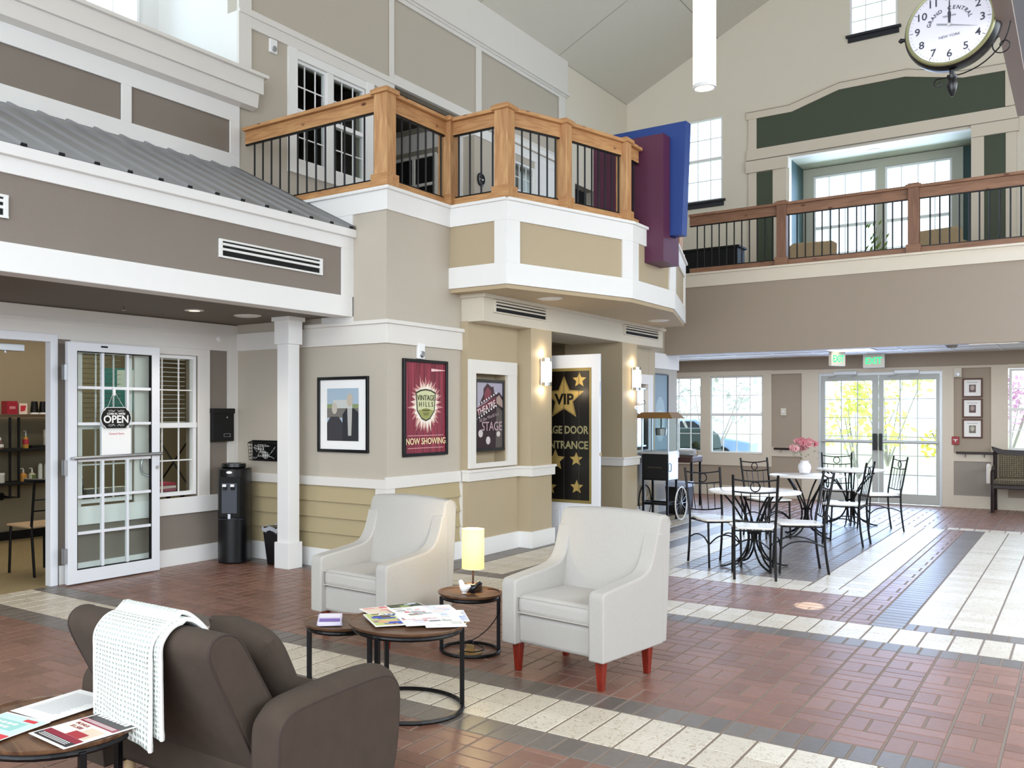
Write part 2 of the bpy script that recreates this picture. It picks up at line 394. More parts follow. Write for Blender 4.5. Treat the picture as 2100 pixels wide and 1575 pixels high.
# canopy over the shop
XF = -5.53
b = MB(); b.box(XF-.14, XF, -3.4, 6.64, 2.40, 3.137); struct('wall_canopy', b, 'taupe')
b = MB(); b.box(XF, XF+.02, -1.0, 6.64, 2.40, 2.585); b.box(XF-.16, XF+.02, -1.0, 6.64, 2.396, 2.40); trim(b, 'trimw', bevel=.003)
b = MB(); b.box(XF, XF+.02, -1.0, 6.64, 3.03, 3.14); b.box(XF, XF+.02, 6.48, 6.64, 2.585, 3.03); trim(b, 'trimw', bevel=.003)
b = MB(); b.box(XF-.1, XF+.06, -1.0, 6.64, 3.14, 3.215); trim(b, 'trimw', bevel=.004)
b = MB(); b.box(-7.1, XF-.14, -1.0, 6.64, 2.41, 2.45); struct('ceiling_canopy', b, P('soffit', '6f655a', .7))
# corrugated metal roof on the canopy
rp = thing('metal_roof', 'grey ribbed metal lean-to roof sloping down to white eave over the shop door', 'roof', (XF+.06, -1.0, 3.215))
b = MB(); n = 0; prof = []; y = 0.0; W_ = 7.62
while y < W_:
    for dy, dz in ((0, 0), (.10, 0), (.118, .022), (.15, .022), (.168, 0)): prof.append((min(y+dy, W_), dz))
    y += .275
prof.append((W_, 0)); L = 1.61; H_ = .82
for (ya, za), (yb, zb) in zip(prof, prof[1:]):
    if yb-ya < 1e-4: continue
    b.poly([(0, ya, za+.004), (0, yb, zb+.004), (-L, yb, zb+H_+.004), (-L, ya, za+H_+.004)])
    b.poly([(0, ya, za-.006), (0, yb, zb-.006), (0, yb, zb+.004), (0, ya, za+.004)])
b.done('roof_sheet', 'roof', rp)
b = MB(); b.px([(W_-.05, 0), (W_+.015, 0), (W_+.015, .02), (W_-.05, .02)], 0, 0.001)
b = MB(); b.prism([(0, 0), (.05, 0), (.05, .03), (0, .03)], lambda p: (0, W_-.05+p[0], p[1]), lambda p: (-L, W_-.05+p[0], p[1]+H_)); b.done('edge_flashing', P('flashing', '6d6e70', .4, metal=.4), rp)
b = MB()
yy = .134
while yy < W_: b.box(-.02, .004, yy-.02, yy+.02, -.002, .018); yy += .275
b.done('closure_strip', 'blackm', rp)
# facade above the roof: panels, cornice
b = MB(); wbox(b, 1.0, 6.66, 4.04, 4.19, .02, X0+.025); wbox(b, 5.19, 5.30, 4.19, 4.53, .02, X0+.025); wbox(b, 6.53, 6.66, 4.19, 4.53, .02, X0+.025); wbox(b, 1.0, 6.66, 4.53, 4.70, .02, X0+.025); trim(b, 'trimw', bevel=.003)
b = MB(); b.py([(X0+.025, 4.70), (X0+.11, 4.72), (X0+.13, 4.86), (X0+.025, 4.86)], 1.0, 6.84); trim(b, 'trim')
b = MB(); wbox(b, 1.0, 6.88, 4.86, 5.03, .16, X0+.16); trim(b, 'trim', bevel=.003)
b = MB(); wbox(b, 1.0, 6.92, 5.03, 5.065, .6, X0+.20); trim(b, 'trim', bevel=.004)
# light well behind the cornice
b = MB(); b.box(-8.6, X0-.001, 6.66, 6.80, 3.2, 8.2); struct('wall_tower_side', b, 'trimw')
b = MB(); b.box(-8.46, -8.40, 1.0, 5.35, 4.6, 8.2); b.box(-8.46, -8.40, 6.35, 6.66, 4.6, 8.2); b.box(-8.46, -8.40, 5.35, 6.35, 4.6, 5.35); struct('wall_clerestory', b, 'trimw')
dh_window(3, 5.35, 6.35, 5.35, 7.2, 3, x=-8.33)
b = MB(); b.box(-8.6, -7.0, -3.5, 6.8, 8.2, 8.3); b.box(-8.6, -8.46, -3.5, 1.0, 4.6, 8.2); b.box(-8.6, -7.1, -3.5, 6.66, 4.90, 4.95); struct('ceiling_well', b, 'wall')
# hall enclosure behind and right of the viewer (window bands stay open to the daylight)
b = MB(); b.box(5.0, 5.12, -3.5, 17.0, 0, 2.6); b.box(5.0, 5.12, -3.5, 17.0, 5.2, 6.2); b.box(5.0, 5.12, 12.0, 17.0, 2.6, 5.2)
for y in (-3.4, -.2, 3.0, 6.2, 9.4): b.box(5.0, 5.12, y, y+.3, 2.6, 5.2)
struct('wall_right', b, 'wall')
b = MB(); b.box(-8.6, 5.1, -3.62, -3.5, 0, .9); b.box(-8.6, 5.1, -3.62, -3.5, 6.3, 9.8); b.box(-8.6, -6.4, -3.62, -3.5, .9, 6.3); b.box(3.2, 5.1, -3.62, -3.5, .9, 6.3)
for x in (-4.0, -1.6, .8): b.box(x-.1, x+.1, -3.62, -3.5, .9, 6.3)
struct('wall_front', b, 'wall')
# ---------------------------------------------------------------- tower (second floor, plane X = -7.1)
b = MB()
def tw(y0, y1, z0, z1, x=X0, t=.16): b.box(x-t, x, y0, y1, z0, z1)
tw(6.66, 7.54, 3.4, 5.75); tw(7.54, 8.80, 3.4, 4.34); tw(8.80, 9.35, 3.4, 5.75); tw(7.54, 8.80, 5.49, 5.75); tw(6.66, 16.87, 5.73, 7.47); tw(10.9, 11.0, 3.4, 5.73); tw(13.6, 14.6, 3.4, 5.73); tw(15.4, 16.87, 3.4, 5.73); tw(14.6, 15.4, 5.5, 5.73)
struct('wall_tower', b, 'greige')
b = MB(); tw(14.24, 16.87, 5.5, 7.46, X0+.004, .02); tw(14.24, 14.6, 3.57, 5.5, X0+.004, .02); struct('wall_upper_left', b, 'wall')
b = MB(); tw(6.66, 9.35, 5.585, 5.78, X0+.03, .03); tw(9.35, 14.2, 5.74, 5.84, X0+.03, .03); trim(b, bevel=.003)
b = MB(); tw(6.64, 14.2, 5.70, 5.735, X0+.05, .05); trim(b)
b = MB(); tw(6.64, 6.82, 5.03, 8.0, X0+.035, .03); trim(b)
b = MB()
for ya, yb in ((9.26, 9.34), (11.34, 11.47), (13.97, 14.2)): tw(ya, yb, 5.78, 6.82, X0+.028, .02)
tw(6.82, 14.2, 6.82, 6.90, X0+.028, .02); tw(13.97, 14.2, 3.57, 5.8, X0+.028, .02); trim(b)
b = MB(); tw(6.64, 14.26, 6.90, 6.95, X0+.08, .08); tw(6.64, 14.22, 6.87, 6.90, X0+.05, .05); trim(b)
b = MB(); tw(6.64, 14.24, 6.95, 7.50, X0+.045, .045); trim(b, 'trim')
b = MB(); tw(7.40, 7.54, 4.2, 5.585, X0+.03, .03); tw(8.79, 8.93, 4.2, 5.585, X0+.03, .03); tw(7.40, 8.93, 4.19, 4.34, X0+.035, .035); tw(8.08, 8.17, 4.34, 5.49, X0+.01, .05); tw(7.54, 8.8, 5.49, 5.585, X0+.02, .02); trim(b, 'trimw')
dh_window(4, 7.54, 8.08, 4.34, 5.49, 3, mr=.5); dh_window(5, 8.17, 8.79, 4.34, 5.49, 3, mr=.5)
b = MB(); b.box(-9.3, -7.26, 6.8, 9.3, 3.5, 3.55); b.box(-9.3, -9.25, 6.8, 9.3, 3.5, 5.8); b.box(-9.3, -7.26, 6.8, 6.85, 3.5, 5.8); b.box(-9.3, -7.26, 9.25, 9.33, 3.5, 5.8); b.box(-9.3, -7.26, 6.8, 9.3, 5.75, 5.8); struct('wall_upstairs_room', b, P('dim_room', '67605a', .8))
# porch recess
b = MB(); b.box(-8.7, X0-.16, 9.33, 11.0, 5.70, 5.73); struct('ceiling_porch', b, P('porch_ceiling', '3c352e', .7))
b = MB(); b.box(-8.75, -8.70, 9.33, 9.5, 3.5, 5.73); b.box(-8.75, -8.70, 10.2, 11.0, 3.5, 5.73); b.box(-8.75, -8.70, 9.5, 10.2, 5.4, 5.73); b.box(-8.75, -7.1, 10.95, 11.0, 3.5, 5.73); struct('wall_porch', b, P('porch_wall', '96907f', .7))
b = MB(); b.box(-8.70, -8.67, 9.4, 10.95, 5.35, 5.6); b.box(-8.70, -7.2, 10.92, 10.95, 5.35, 5.6); trim(b)
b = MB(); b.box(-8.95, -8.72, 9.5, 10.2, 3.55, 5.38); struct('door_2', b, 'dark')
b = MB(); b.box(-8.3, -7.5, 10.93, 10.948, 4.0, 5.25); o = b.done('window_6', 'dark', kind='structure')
b = MB()
for x in (-8.3, -7.9, -7.5): b.box(x-.02, x+.02, 10.90, 10.93, 4.0, 5.25)
for z in (4.0, 4.42, 4.83, 5.25): b.box(-8.3, -7.5, 10.90, 10.93, z-.02, z+.02)
b.done('muntin', 'trim', o)
# projecting bay on the landing
b = MB(); b.box(X0, -6.84, 10.9, 12.02, 3.57, 5.62); b.box(X0, -6.84, 12.02, 12.66, 3.57, 4.40); b.box(X0, -6.84, 12.02, 12.66, 5.3, 5.62); b.box(X0, -6.84, 12.66, 13.6, 3.57, 5.62); struct('wall_bay', b, 'greige')
b = MB(); b.box(X0, -6.815, 10.875, 13.6, 5.39, 5.63); b.box(X0+.002, -6.82, 11.4, 12.02, 3.57, 5.39); b.box(X0+.002, -6.82, 12.66, 13.6, 3.57, 5.39); b.box(-7.08, -7.03, 10.88, 10.9, 3.57, 5.39); trim(b, 'trimw')
b = MB(); b.box(X0, -6.79, 10.86, 13.62, 5.53, 5.545); trim(b, 'greige')
dh_window(7, 12.02, 12.66, 4.40, 5.3, 3, x=-6.84)
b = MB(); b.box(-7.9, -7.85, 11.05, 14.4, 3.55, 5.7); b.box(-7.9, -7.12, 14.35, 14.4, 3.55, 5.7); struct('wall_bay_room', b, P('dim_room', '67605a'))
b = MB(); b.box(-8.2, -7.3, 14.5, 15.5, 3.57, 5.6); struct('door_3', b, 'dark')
t = thing('no_smoking_sign', 'round black sign with a white dash on the gray upstairs wall corner', 'sign', (-6.835, 11.06, 4.80), 90)
MB().cyl((0, 0, 0), .095, .012, 28, 'y').done('disc', 'blackm', t); t.location.x = -6.82
MB().box(-.045, .045, -.004, 0, -.01, .01).done('mark', 'paper', t)
MB().lathe([(.078, -.013), (.084, -.013), (.084, -.01), (.078, -.01)], (0, 0, 0), 28, 'y', cap=False).done('ring', 'steel', t)
# ---------------------------------------------------------------- corner block with the farm picture (A face Y=6.643, B face X=-5.117)
YW, XC = 6.643, -5.117
b = MB(); b.box(-7.1, XC, YW, 7.89, 0, 3.37); struct('wall_corner', b, 'greige')
def lap(b, along, c, u0, u1, z0, z1, n, s):
    h = (z1-z0)/n
    for i in range(n):
        za, zb = z0+i*h, z0+(i+1)*h
        if along == 'x': b.prism([(0, za), (-.027, za), (-.004, zb), (0, zb)], lambda p: (u0, c+p[0], p[1]), lambda p: (u1, c+p[0], p[1]))
        else: b.prism([(0, za), (.027, za), (.004, zb), (0, zb)], lambda p: (c+p[0], u0, p[1]), lambda p: (c+p[0], u1, p[1]))
b = MB(); lap(b, 'x', YW, -7.1, -5.23, .18, .79, 4, 1); lap(b, 'y', XC, 6.75, 7.87, .18, .79, 4, 1); struct('wall_siding', b, 'tanlap')
b = MB(); b.box(-7.08, XC+.03, YW-.03, YW, .79, .875); b.box(XC, XC+.03, YW-.03, 7.9, .79, .9); b.box(-5.23, XC+.026, YW-.026, YW, 0, .79); b.box(XC, XC+.026, YW-.026, 6.74, 0, .79); b.box(XC, XC+.026, 7.85, 7.90, 0, .79); trim(b, bevel=.003)
b = MB(); b.box(-7.08, XC+.03, YW-.03, YW, 0, .18); b.box(XC, XC+.032, YW-.03, 7.92, 0, .18); b.done('baseboard_corner', 'trimw', kind='structure', bevel=.003)
b = MB(); b.box(-7.08, XC+.025, YW-.025, YW, 2.135, 2.315); b.box(XC, XC+.025, YW-.025, 7.93, 2.135, 2.315); trim(b, 'trim', bevel=.003)
b = MB(); b.box(-6.1, XC+.05, YW-.05, YW, 2.315, 2.35); b.box(XC, XC+.05, YW-.05, 7.96, 2.315, 2.35); trim(b, 'trim', bevel=.004)
b = MB(); b.box(XF+.02, -5.9, YW-.015, YW, 2.35, 3.37); b.box(-6.6, -5.86, YW-.02, YW, 3.0, 3.37); trim(b, 'trimw')
# balcony edge boards
YB = 7.69
PL = [(-4.46, YB), (-3.95, 9.50), (-3.95, 10.78), (-4.46, 12.59)]
b = MB(); b.box(-7.1, XC, YW, YB, 3.36, 3.57)
b.pz([(-7.1, YB), PL[0], PL[1], PL[2], PL[3], (-7.1, 12.59)], 2.74, 3.54); struct('wall_marquee', b, 'tan')
b = MB(); b.box(-7.1, XC+.02, YW-.02, YW, 3.36, 3.545); b.box(XC, XC+.02, YW-.02, YB, 3.36, 3.545); trim(b, 'trimw', bevel=.003)
b = MB(); b.box(-7.1, XC+.05, YW-.05, YW+.3, 3.545, 3.575); b.box(XC-.3, XC+.05, YW-.05, YB, 3.545, 3.575); trim(b, 'trimw', bevel=.004)
def wallseg(b, p, q, z0, z1, t, ext=0):
    """board on the outer side of the plan segment p->q (outer is to the right of travel)"""
    p = Vector(p); q = Vector(q); d = (q-p).normalized(); n = Vector((d.y, -d.x))
    p = p-d*ext; q = q+d*ext
    b.pz([tuple(p), tuple(q), tuple(q+n*t), tuple(p+n*t)], z0, z1)
SEG = [((XC, YB), PL[0])]+[(PL[i], PL[i+1]) for i in range(3)]+[(PL[3], (-5.1, 12.59))]
b = MB()
for p, q in SEG:
    wallseg(b, p, q, 2.74, 2.95, .022, .006); wallseg(b, p, q, 3.36, 3.545, .024, .006)
    p2, q2 = Vector(p), Vector(q); d = (q2-p2).normalized(); Ls = (q2-p2).length
    a = .16 if Ls > .8 else .12
    if p != (XC, YB): wallseg(b, p2, p2+d*a, 2.95, 3.36, .022, .004)
    wallseg(b, q2-d*a, q2, 2.95, 3.36, .022, .004)
trim(b, 'trimw', bevel=.002)
b = MB()
for p, q in SEG: wallseg(b, p, q, 3.545, 3.575, .05, .012)
b.pz([(-7.1, YB), PL[0], PL[1], PL[2], PL[3], (-7.1, 12.59)], 3.545, 3.57); trim(b, 'trimw', bevel=.003)
b = MB(); b.pz([(-5.2, YB), PL[0], PL[1], PL[2], PL[3], (-5.2, 12.59)], 2.70, 2.739); struct('ceiling_marquee', b, P('marquee_soffit', 'b5a284', .7))
# upstairs landing floor
b = MB(); b.box(-9.0, XC-.05, 6.70, 12.5, 3.39, 3.54); b.box(-9.0, XC-.05, 12.5, 16.87, 3.30, 3.54); b.box(XC-.05, 5.0, 13.7, 16.87, 3.30, 3.54); b.box(-4.15, -1.39, 16.8, 18.0, 3.30, 3.54); struct('floor_landing', b, P('landing_floor', '4a4038', .9))
# bulkhead with air grilles, theatre wall
XB = -4.85
b = MB(); b.box(-5.6, XB, 7.9, 12.82, 2.425, 2.70); trim(b, P('bulkhead', 'cfc6b4', .55), bevel=.003)
b = MB(); b.box(-5.4, XB+.035, 7.87, 12.86, 2.665, 2.70); trim(b, P('bulkhead', 'cfc6b4'))
XT = -5.03
b = MB(); b.box(-5.6, XT, 7.89, 8.93, 0, .95); b.box(-5.6, XT, 7.89, 8.05, .95, 1.90); b.box(-5.6, XT, 8.64, 8.93, .95, 1.90); b.box(-5.6, XT, 7.89, 8.93, 1.90, 2.43); b.box(-5.6, XT-.13, 8.05, 8.64, .95, 1.90)
b.box(-5.7, -4.87, 8.93, 9.42, 0, 2.43)
b.box(-5.7, -4.87, 11.42, 11.92, 0, 2.43); b.box(-5.6, XT, 11.92, 12.28, 0, 2.43); b.box(-5.6, XT, 12.28, 12.86, 0, .95); b.box(-5.6, XT, 12.74, 12.98, 0, 2.43); b.box(-5.6, XT, 12.28, 12.86, 1.90, 2.43); b.box(-5.6, XT-.13, 12.28, 12.76, .95, 1.9)
struct('wall_theatre', b, 'tan')
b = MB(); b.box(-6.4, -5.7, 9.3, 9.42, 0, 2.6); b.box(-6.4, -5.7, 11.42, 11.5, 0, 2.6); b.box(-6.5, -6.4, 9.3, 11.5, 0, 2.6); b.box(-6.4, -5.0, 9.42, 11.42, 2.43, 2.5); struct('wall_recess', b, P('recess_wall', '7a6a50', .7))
for (ya, yb) in ((7.89, 8.85), (11.94, 12.84)):
    b = MB(); b.box(XT, XT+.03, ya, ya+.115, .92, 2.04); b.box(XT, XT+.03, yb-.19, yb, .92, 2.04); b.box(XT, XT+.032, ya, yb, 1.90, 2.04); b.box(XT, XT+.03, ya, yb, .92, .97); b.box(XT-.13, XT, ya+.105, ya+.125, .97, 1.9); b.box(XT-.13, XT, yb-.20, yb-.18, .97, 1.9); trim(b, bevel=.002)
b = MB()
for (x, ya, yb) in ((XT, 7.86, 8.93), (-4.87, 8.90, 9.45), (-4.87, 11.39, 11.95), (XT, 11.92, 12.98)):
    k = .05 if x == XT else (.20 if ya < 9 else .8)
    b.box(x-k, x+.03, ya, yb, .79, .90); b.box(x-k, x+.045, ya-.01, yb+.01, .88, .905)
trim(b, bevel=.003)
b = MB()
for (x, ya, yb) in ((XT, 7.89, 8.93), (-4.87, 8.90, 9.45), (-4.87, 11.39, 11.95), (XT, 11.92, 12.98)): b.box(x-(.05 if x == XT else (.20 if ya < 9 else .8)), x+.03, ya, yb, 0, .18)
b.done('baseboard_theatre', 'trimw', kind='structure', bevel=.003)
b = MB(); b.box(-7.1, XC, 12.98, 14.12, 0, 3.3); struct('wall_second_block', b, P('greige_far', 'a9a090', .6))
b = MB(); b.box(XC, XC+.025, 12.95, 14.15, 2.16, 2.39); b.box(XC, XC+.03, 12.95, 14.15, .79, .88); b.box(XC, XC+.03, 12.95, 14.15, 0, .18); trim(b, bevel=.003)
b = MB(); b.box(-7.1, XC, 14.12, 16.87, 0, 3.3); struct('wall_far_left', b, 'greige') if False else b.bm.free()
# ---------------------------------------------------------------- railings
def rail_run(root, pts, z0, z1, posts=(), sp=.125, mats=('cedar', 'cedarz'), pw=.13, end_posts=(True, True), clip=None):
    """wooden guard rail along plan points: top rail, bottom rail, square posts, round black balusters"""
    for k, (p, q) in enumerate(zip(pts, pts[1:])):
        p, q = Vector(p), Vector(q); d = q-p; L = d.length; ang = math.atan2(d.y, d.x)
        for nm, w_, za, zb, mt in (('cap_rail', .13, z1-.035, z1, mats[0]), ('top_rail', .04, z1-.165, z1-.035, mats[0]), ('bottom_rail', .045, z0, z0+.085, mats[0])):
            o = MB().box(0, L, -w_/2, w_/2, za, zb).done(nm, mt, root, bevel=.004); o.location = (p.x, p.y, 0); o.rotation_euler = (0, 0, ang)
        for za in (z1-.18, z0+.085): o = MB().box(0, L, -.012, .012, za, za+.015).done('fixing_strip', 'black', root); o.location = (p.x, p.y, 0); o.rotation_euler = (0, 0, ang)
        n = max(1, int(round(L/sp)))
        me = None
        for i in range(1, n):
            c = p+d*(i/n)
            if any((c-Vector(s)).length < pw*.62 for s in posts): continue
            if me is None:
                o = MB().cyl((0, 0, z0+.08), .0095, z1-.165-z0-.08, 8).done('baluster', 'black', root, smooth=True); me = o.data
            else:
                o = bpy.data.objects.new('baluster', me); COL.objects.link(o); o.parent = root
            o.location = (c.x, c.y, 0)
    for s in posts:
        rot = 0
        for (p, q) in zip(pts, pts[1:]):
            p_, q_ = Vector(p), Vector(q)
            if abs((Vector(s)-p_).length+(q_-Vector(s)).length-(q_-p_).length) < .01 and len(pts) > 2 and (Vector(s)-p_).length > .05 and (q_-Vector(s)).length > .05: rot = math.atan2((q_-p_).y, (q_-p_).x)
        h = pw/2
        o = MB().box(-h, h, -h, h, z0-.0, z1-.005).done('post', mats[1], root, bevel=.008); o.location = (s[0], s[1], 0); o.rotation_euler = (0, 0, rot)
        c = MB().box(-h-.025, h+.025, -h-.025, h+.025, z1-.03, z1+.012).pz([(-h, -h), (h, -h), (h, h), (-h, h)], z1+.012, z1+.03).done('post_cap', mats[0], o, bevel=.006)
        f = MB().box(-h-.02, h+.02, -h-.02, h+.02, z0, z0+.12).done('post_foot', mats[0], o, bevel=.004)
ZR0, ZR1 = 3.577, 4.47
rr = thing('balcony_railing', 'cedar railing with black balusters zigzagging along the near balcony above the pictures', 'railing', (0, 0, 0))
e = .085
RP = [(-7.02, YW+.06), (XC-e+.02, YW+.06), (XC-e+.02, YB+e-.02), (-4.46-.06, YB+e-.02)]
rail_run(rr, RP, ZR0, ZR1, posts=[RP[1], RP[2], RP[3]], pw=.15)
rr2 = thing('marquee_railing', 'cedar railing with black balusters on the bowed front of the balcony by the maroon sign', 'railing', (0, 0, 0))
RQ = [RP[3], (-4.27, 8.52), (-4.03, 9.52), (-4.03, 9.865)]
rail_run(rr2, RQ, ZR0, ZR1, posts=[(-4.27, 8.52), (-4.035, 9.50)], sp=.12, mats=('cedar', 'cedarz'), pw=.13)
rr4 = thing('marquee_railing', 'short stretch of cedar railing on the far side of the maroon and blue signs', 'railing', (0, 0, 0))
rail_run(rr4, [(-4.03, 10.56), (-4.03, 10.76), (-4.53, 12.50)], ZR0, ZR1, posts=[(-4.03, 10.76), (-4.53, 12.50)], sp=.12, mats=('cedar', 'cedarz'), pw=.13)
rr3 = thing('landing_railing', 'long darker cedar railing with thin balusters across the far landing in front of the alcove', 'railing', (0, 0, 0))
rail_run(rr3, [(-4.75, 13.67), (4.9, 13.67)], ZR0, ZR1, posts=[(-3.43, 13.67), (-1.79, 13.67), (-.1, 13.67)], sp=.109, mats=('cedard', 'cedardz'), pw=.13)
# ---------------------------------------------------------------- beam and landing edge
YM = 13.6
b = MB(); b.box(XC-.1, 5.0, YM, YM+.16, 2.37, 3.54); b.box(-7.1, XC-.1, 12.6, 12.98, 2.42, 3.54); struct('wall_beam', b, 'beam')
b = MB(); b.box(-4.9, 5.0, YM-.022, YM, 3.37, 3.55); trim(b, P('far_trim', 'd6ccbb', .55), bevel=.003)
b = MB(); b.box(-4.9, 5.0, YM-.05, YM+.1, 3.55, 3.58); trim(b, P('far_trim', 'cdc3b2'), bevel=.003)
# ---------------------------------------------------------------- far wall (plane Y = 16.87)
YF = 16.87
HW = [(-6.30, -5.64), (-5.50, -4.55)]
FW = P('far_wall', 'a69887', .65)
b = MB()
def fw(x0, x1, z0, z1, y=YF, t=.16): b.box(x0, x1, y, y+t, z0, z1)
fw(-7.3, -6.30, 0, 3.4); fw(-6.30, -4.55, 0, .76); fw(-6.30, -4.55, 2.16, 3.4); fw(-5.64, -5.50, .76, 2.16); fw(-4.55, -3.64, 0, 3.4); fw(-3.64, -1.81, 2.13, 3.4); fw(-1.81, -.95, 0, 3.4); fw(-.95, .55, 0, .9); fw(-.95, .55, 2.18, 3.4); fw(.55, 5.0, 0, 3.4)
struct('wall_far', b, FW)
b = MB(); b.box(-7.26, -7.1, 14.12, YF, 0, 3.4); struct('wall_far_left', b, FW)
FT = P('far_trim', 'cdc3b2')
b = MB()
def ft(x0, x1, z0, z1, t=.025): b.box(x0, x1, YF-t, YF, z0, z1)
ft(-6.36, -4.42, 2.16, 2.245); ft(-6.36, -4.42, .54, .75); ft(-5.66, -5.48, .75, 2.16); ft(-4.56, -4.41, .54, 2.245); ft(-7.1, -6.28, 2.16, 2.24)
ft(-3.91, -3.64, 0, 2.235); ft(-1.81, -1.655, 0, 2.235); ft(-3.64, -1.81, 2.165, 2.235); ft(-4.41, -3.91, .73, .885); ft(-1.655, -1.16, .73, .86); ft(-1.16, -.94, 0, 2.235); ft(-.94, .6, 2.18, 2.24); ft(-.94, .6, .7, .9); ft(-3.91, -4.41, 2.175, 2.24); ft(-1.655, -1.16, 2.2, 2.235)
trim(b, FT, bevel=.002)
b = MB(); ft(-7.1, -3.91, 0, .18, .022); ft(-1.655, 3.4, 0, .19, .022); b.done('baseboard_far', FT, kind='structure')
b = MB(); b.box(-1.655, -1.16, YF-.01, YF, .19, .73); trim(b, P('speckled_panel', '9a938a', .8, noise=.12, nscale=80))
dh_window_y(8, -6.30, -5.64, .76, 2.16, 3, YF, fine=.006); dh_window_y(9, -5.50, -4.55, .76, 2.16, 4, YF, fine=.006); dh_window_y(10, -.93, .5, .92, 2.17, 5, YF, fine=.006)
# double glass doors
b = MB(); b.box(-3.64, -3.60, YF-.01, YF+.12, 0, 2.165); b.box(-1.85, -1.81, YF-.01, YF+.12, 0, 2.165); b.box(-3.64, -1.81, YF-.01, YF+.12, 2.12, 2.165); b.done('door_frame_far', 'alum', kind='structure')
DM = P('door_alum', 'b9bdb9', .4)
for k, (xa, xb) in enumerate(((-3.60, -2.73), (-2.72, -1.85))):
    b = MB(); ya, yb = YF+.0, YF+.045
    b.box(xa, xa+(.06 if k == 0 else .07), ya, yb, .01, 2.12); b.box(xb-(.09 if k == 0 else .05), xb, ya, yb, .01, 2.12); b.box(xa, xb, ya, yb, .01, .17); b.box(xa, xb, ya, yb, 2.03, 2.12)
    gx0, gx1 = xa+.06, xb-.06
    for i in (1, 2): x = gx0+(gx1-gx0)*i/3; b.box(x-.006, x+.006, ya+.01, yb-.01, .17, 2.03)
    for j in range(1, 6): z = .17+(2.03-.17)*j/6; b.box(gx0, gx1, ya+.01, yb-.01, z-.006, z+.006)
    d = b.done('door_%d' % (4+k), DM, kind='structure', bevel=.002)
    MB().box(gx0, gx1, ya+.02, ya+.025, .17, 2.03).done('pane', 'glass', d)
    MB().tube([(xa+.02, YF-.05, 1.02), (xb-.02, YF-.05, 1.015)], .028, 12).done('push_bar', 'alum', d, smooth=True)
    x = xb-.04 if k == 0 else xa+.04
    MB().box(x-.028, x+.028, YF-.085, YF, .88, 1.15).done('latch_case', 'blackp', d, bevel=.008)
    x = xa+.22 if k == 0 else xb-.62
    MB().box(x-.02, x+.34, YF-.06, YF, 2.13, 2.19).done('door_closer', 'alum', d, bevel=.006)
    MB().tube([(x+.3, YF-.08, 2.12), (x+.05, YF-.16, 2.10), (x-.1, YF-.03, 2.09)], .008, 6).done('closer_arm', 'alum', d)
# far room ceiling grid
b = MB(); b.m(0).box(XC-2, 5.0, YM+.16, YF, 2.46, 2.50)
b.m(1)
x = -7.1
while x < 3.4: b.box(x-.008, x+.008, YM+.16, YF, 2.452, 2.461); x += .61
for y in (13.78, 14.39, 15.0, 15.61, 16.22, 16.83): b.box(-7.1, 3.4, y-.008, y+.008, 2.452, 2.461)
struct('ceiling_far', b, [P('ceiling_tile', 'cfcabf', .9, noise=.05, nscale=90), P('grid_bar', 'dedad2', .5)])
for i, (x, y) in enumerate(((-2.84, 15.3), (-6.5, 15.3), (-1.0, 14.7))):
    t = thing('ceiling_light', ['lit square light panel in the low ceiling before the far double doors', 'lit square light panel in the low ceiling by the far left windows', 'lit square light panel in the low ceiling at the right edge'][i], 'light', (x, y, 2.452), 0, 'low ceiling lights')
    MB().box(-.29, .29, -.29, .29, -.004, .004).done('diffuser', 'panel', t)
    MB().box(-.305, .305, -.305, -.29, -.008, .004).box(-.305, .305, .29, .305, -.008, .004).box(-.305, -.29, -.29, .29, -.008, .004).box(.29, .305, -.29, .29, -.008, .004).done('frame', 'trim', t)
area('far_ceiling_lamps', (-3.0, 15.3, 2.40), (0, 0, 0), 7.0, 2.4, 26, (1.0, .93, .82))
# ---------------------------------------------------------------- back wall upstairs, gable, alcove
b = MB(); W2 = 'wall'
SL = .494; RX = -2.8
def rz(x): return 7.45+(min(x, 2*RX-x)+7.158)*SL
def bw(x0, x1, z0, z1): b.box(x0, x1, YF, YF+.16, z0, z1)
bw(-7.3, -5.95, 3.4, 7.47); bw(-5.95, -5.26, 3.4, 5.39); bw(-5.95, -5.26, 6.91, 7.47); bw(-5.26, -4.12, 3.4, 7.47); bw(-4.12, -1.40, 5.95, 7.47); bw(-1.40, 5.1, 3.4, 7.47)
for (xa, xb, za, zb) in ((-7.3, -3.16, 7.47, 0), (-2.44, 2.0, 7.47, 0)):
    pts = [(xa, za), (xb, za), (xb, rz(xb)+.05)]+([(xa, rz(xa)+.05)] if xa > -7 else [(-7.158, 7.47)])
    b.py(pts if xa < -7 else [(xa, za), (xb, za), (xb, max(za, rz(xb))), (xa, rz(xa)+.05)], YF, YF+.16)
bw(-3.16, -2.44, 7.47, 7.83); b.py([(-3.16, 9.25), (-2.44, 9.25), (-2.44, 9.5), (-2.8, 9.68), (-3.16, 9.5)], YF, YF+.16)
struct('wall_back', b, W2)
dh_window_y(11, -5.95, -5.26, 5.39, 6.91, 3, YF, fine=.006); dh_window_y(12, -3.16, -2.44, 7.83, 9.25, 3, YF, rows_=3, mr=.5, fine=.006)
DS = P('dark_sill', '23252c', .5)
b = MB(); b.box(-6.0, -5.21, YF-.06, YF+.01, 5.35, 5.39); b.box(-5.97, -5.24, YF-.03, YF, 5.27, 5.35); b.box(-3.21, -2.39, YF-.06, YF+.01, 7.79, 7.83); b.box(-3.18, -2.42, YF-.03, YF, 7.71, 7.79); trim(b, DS, bevel=.003)
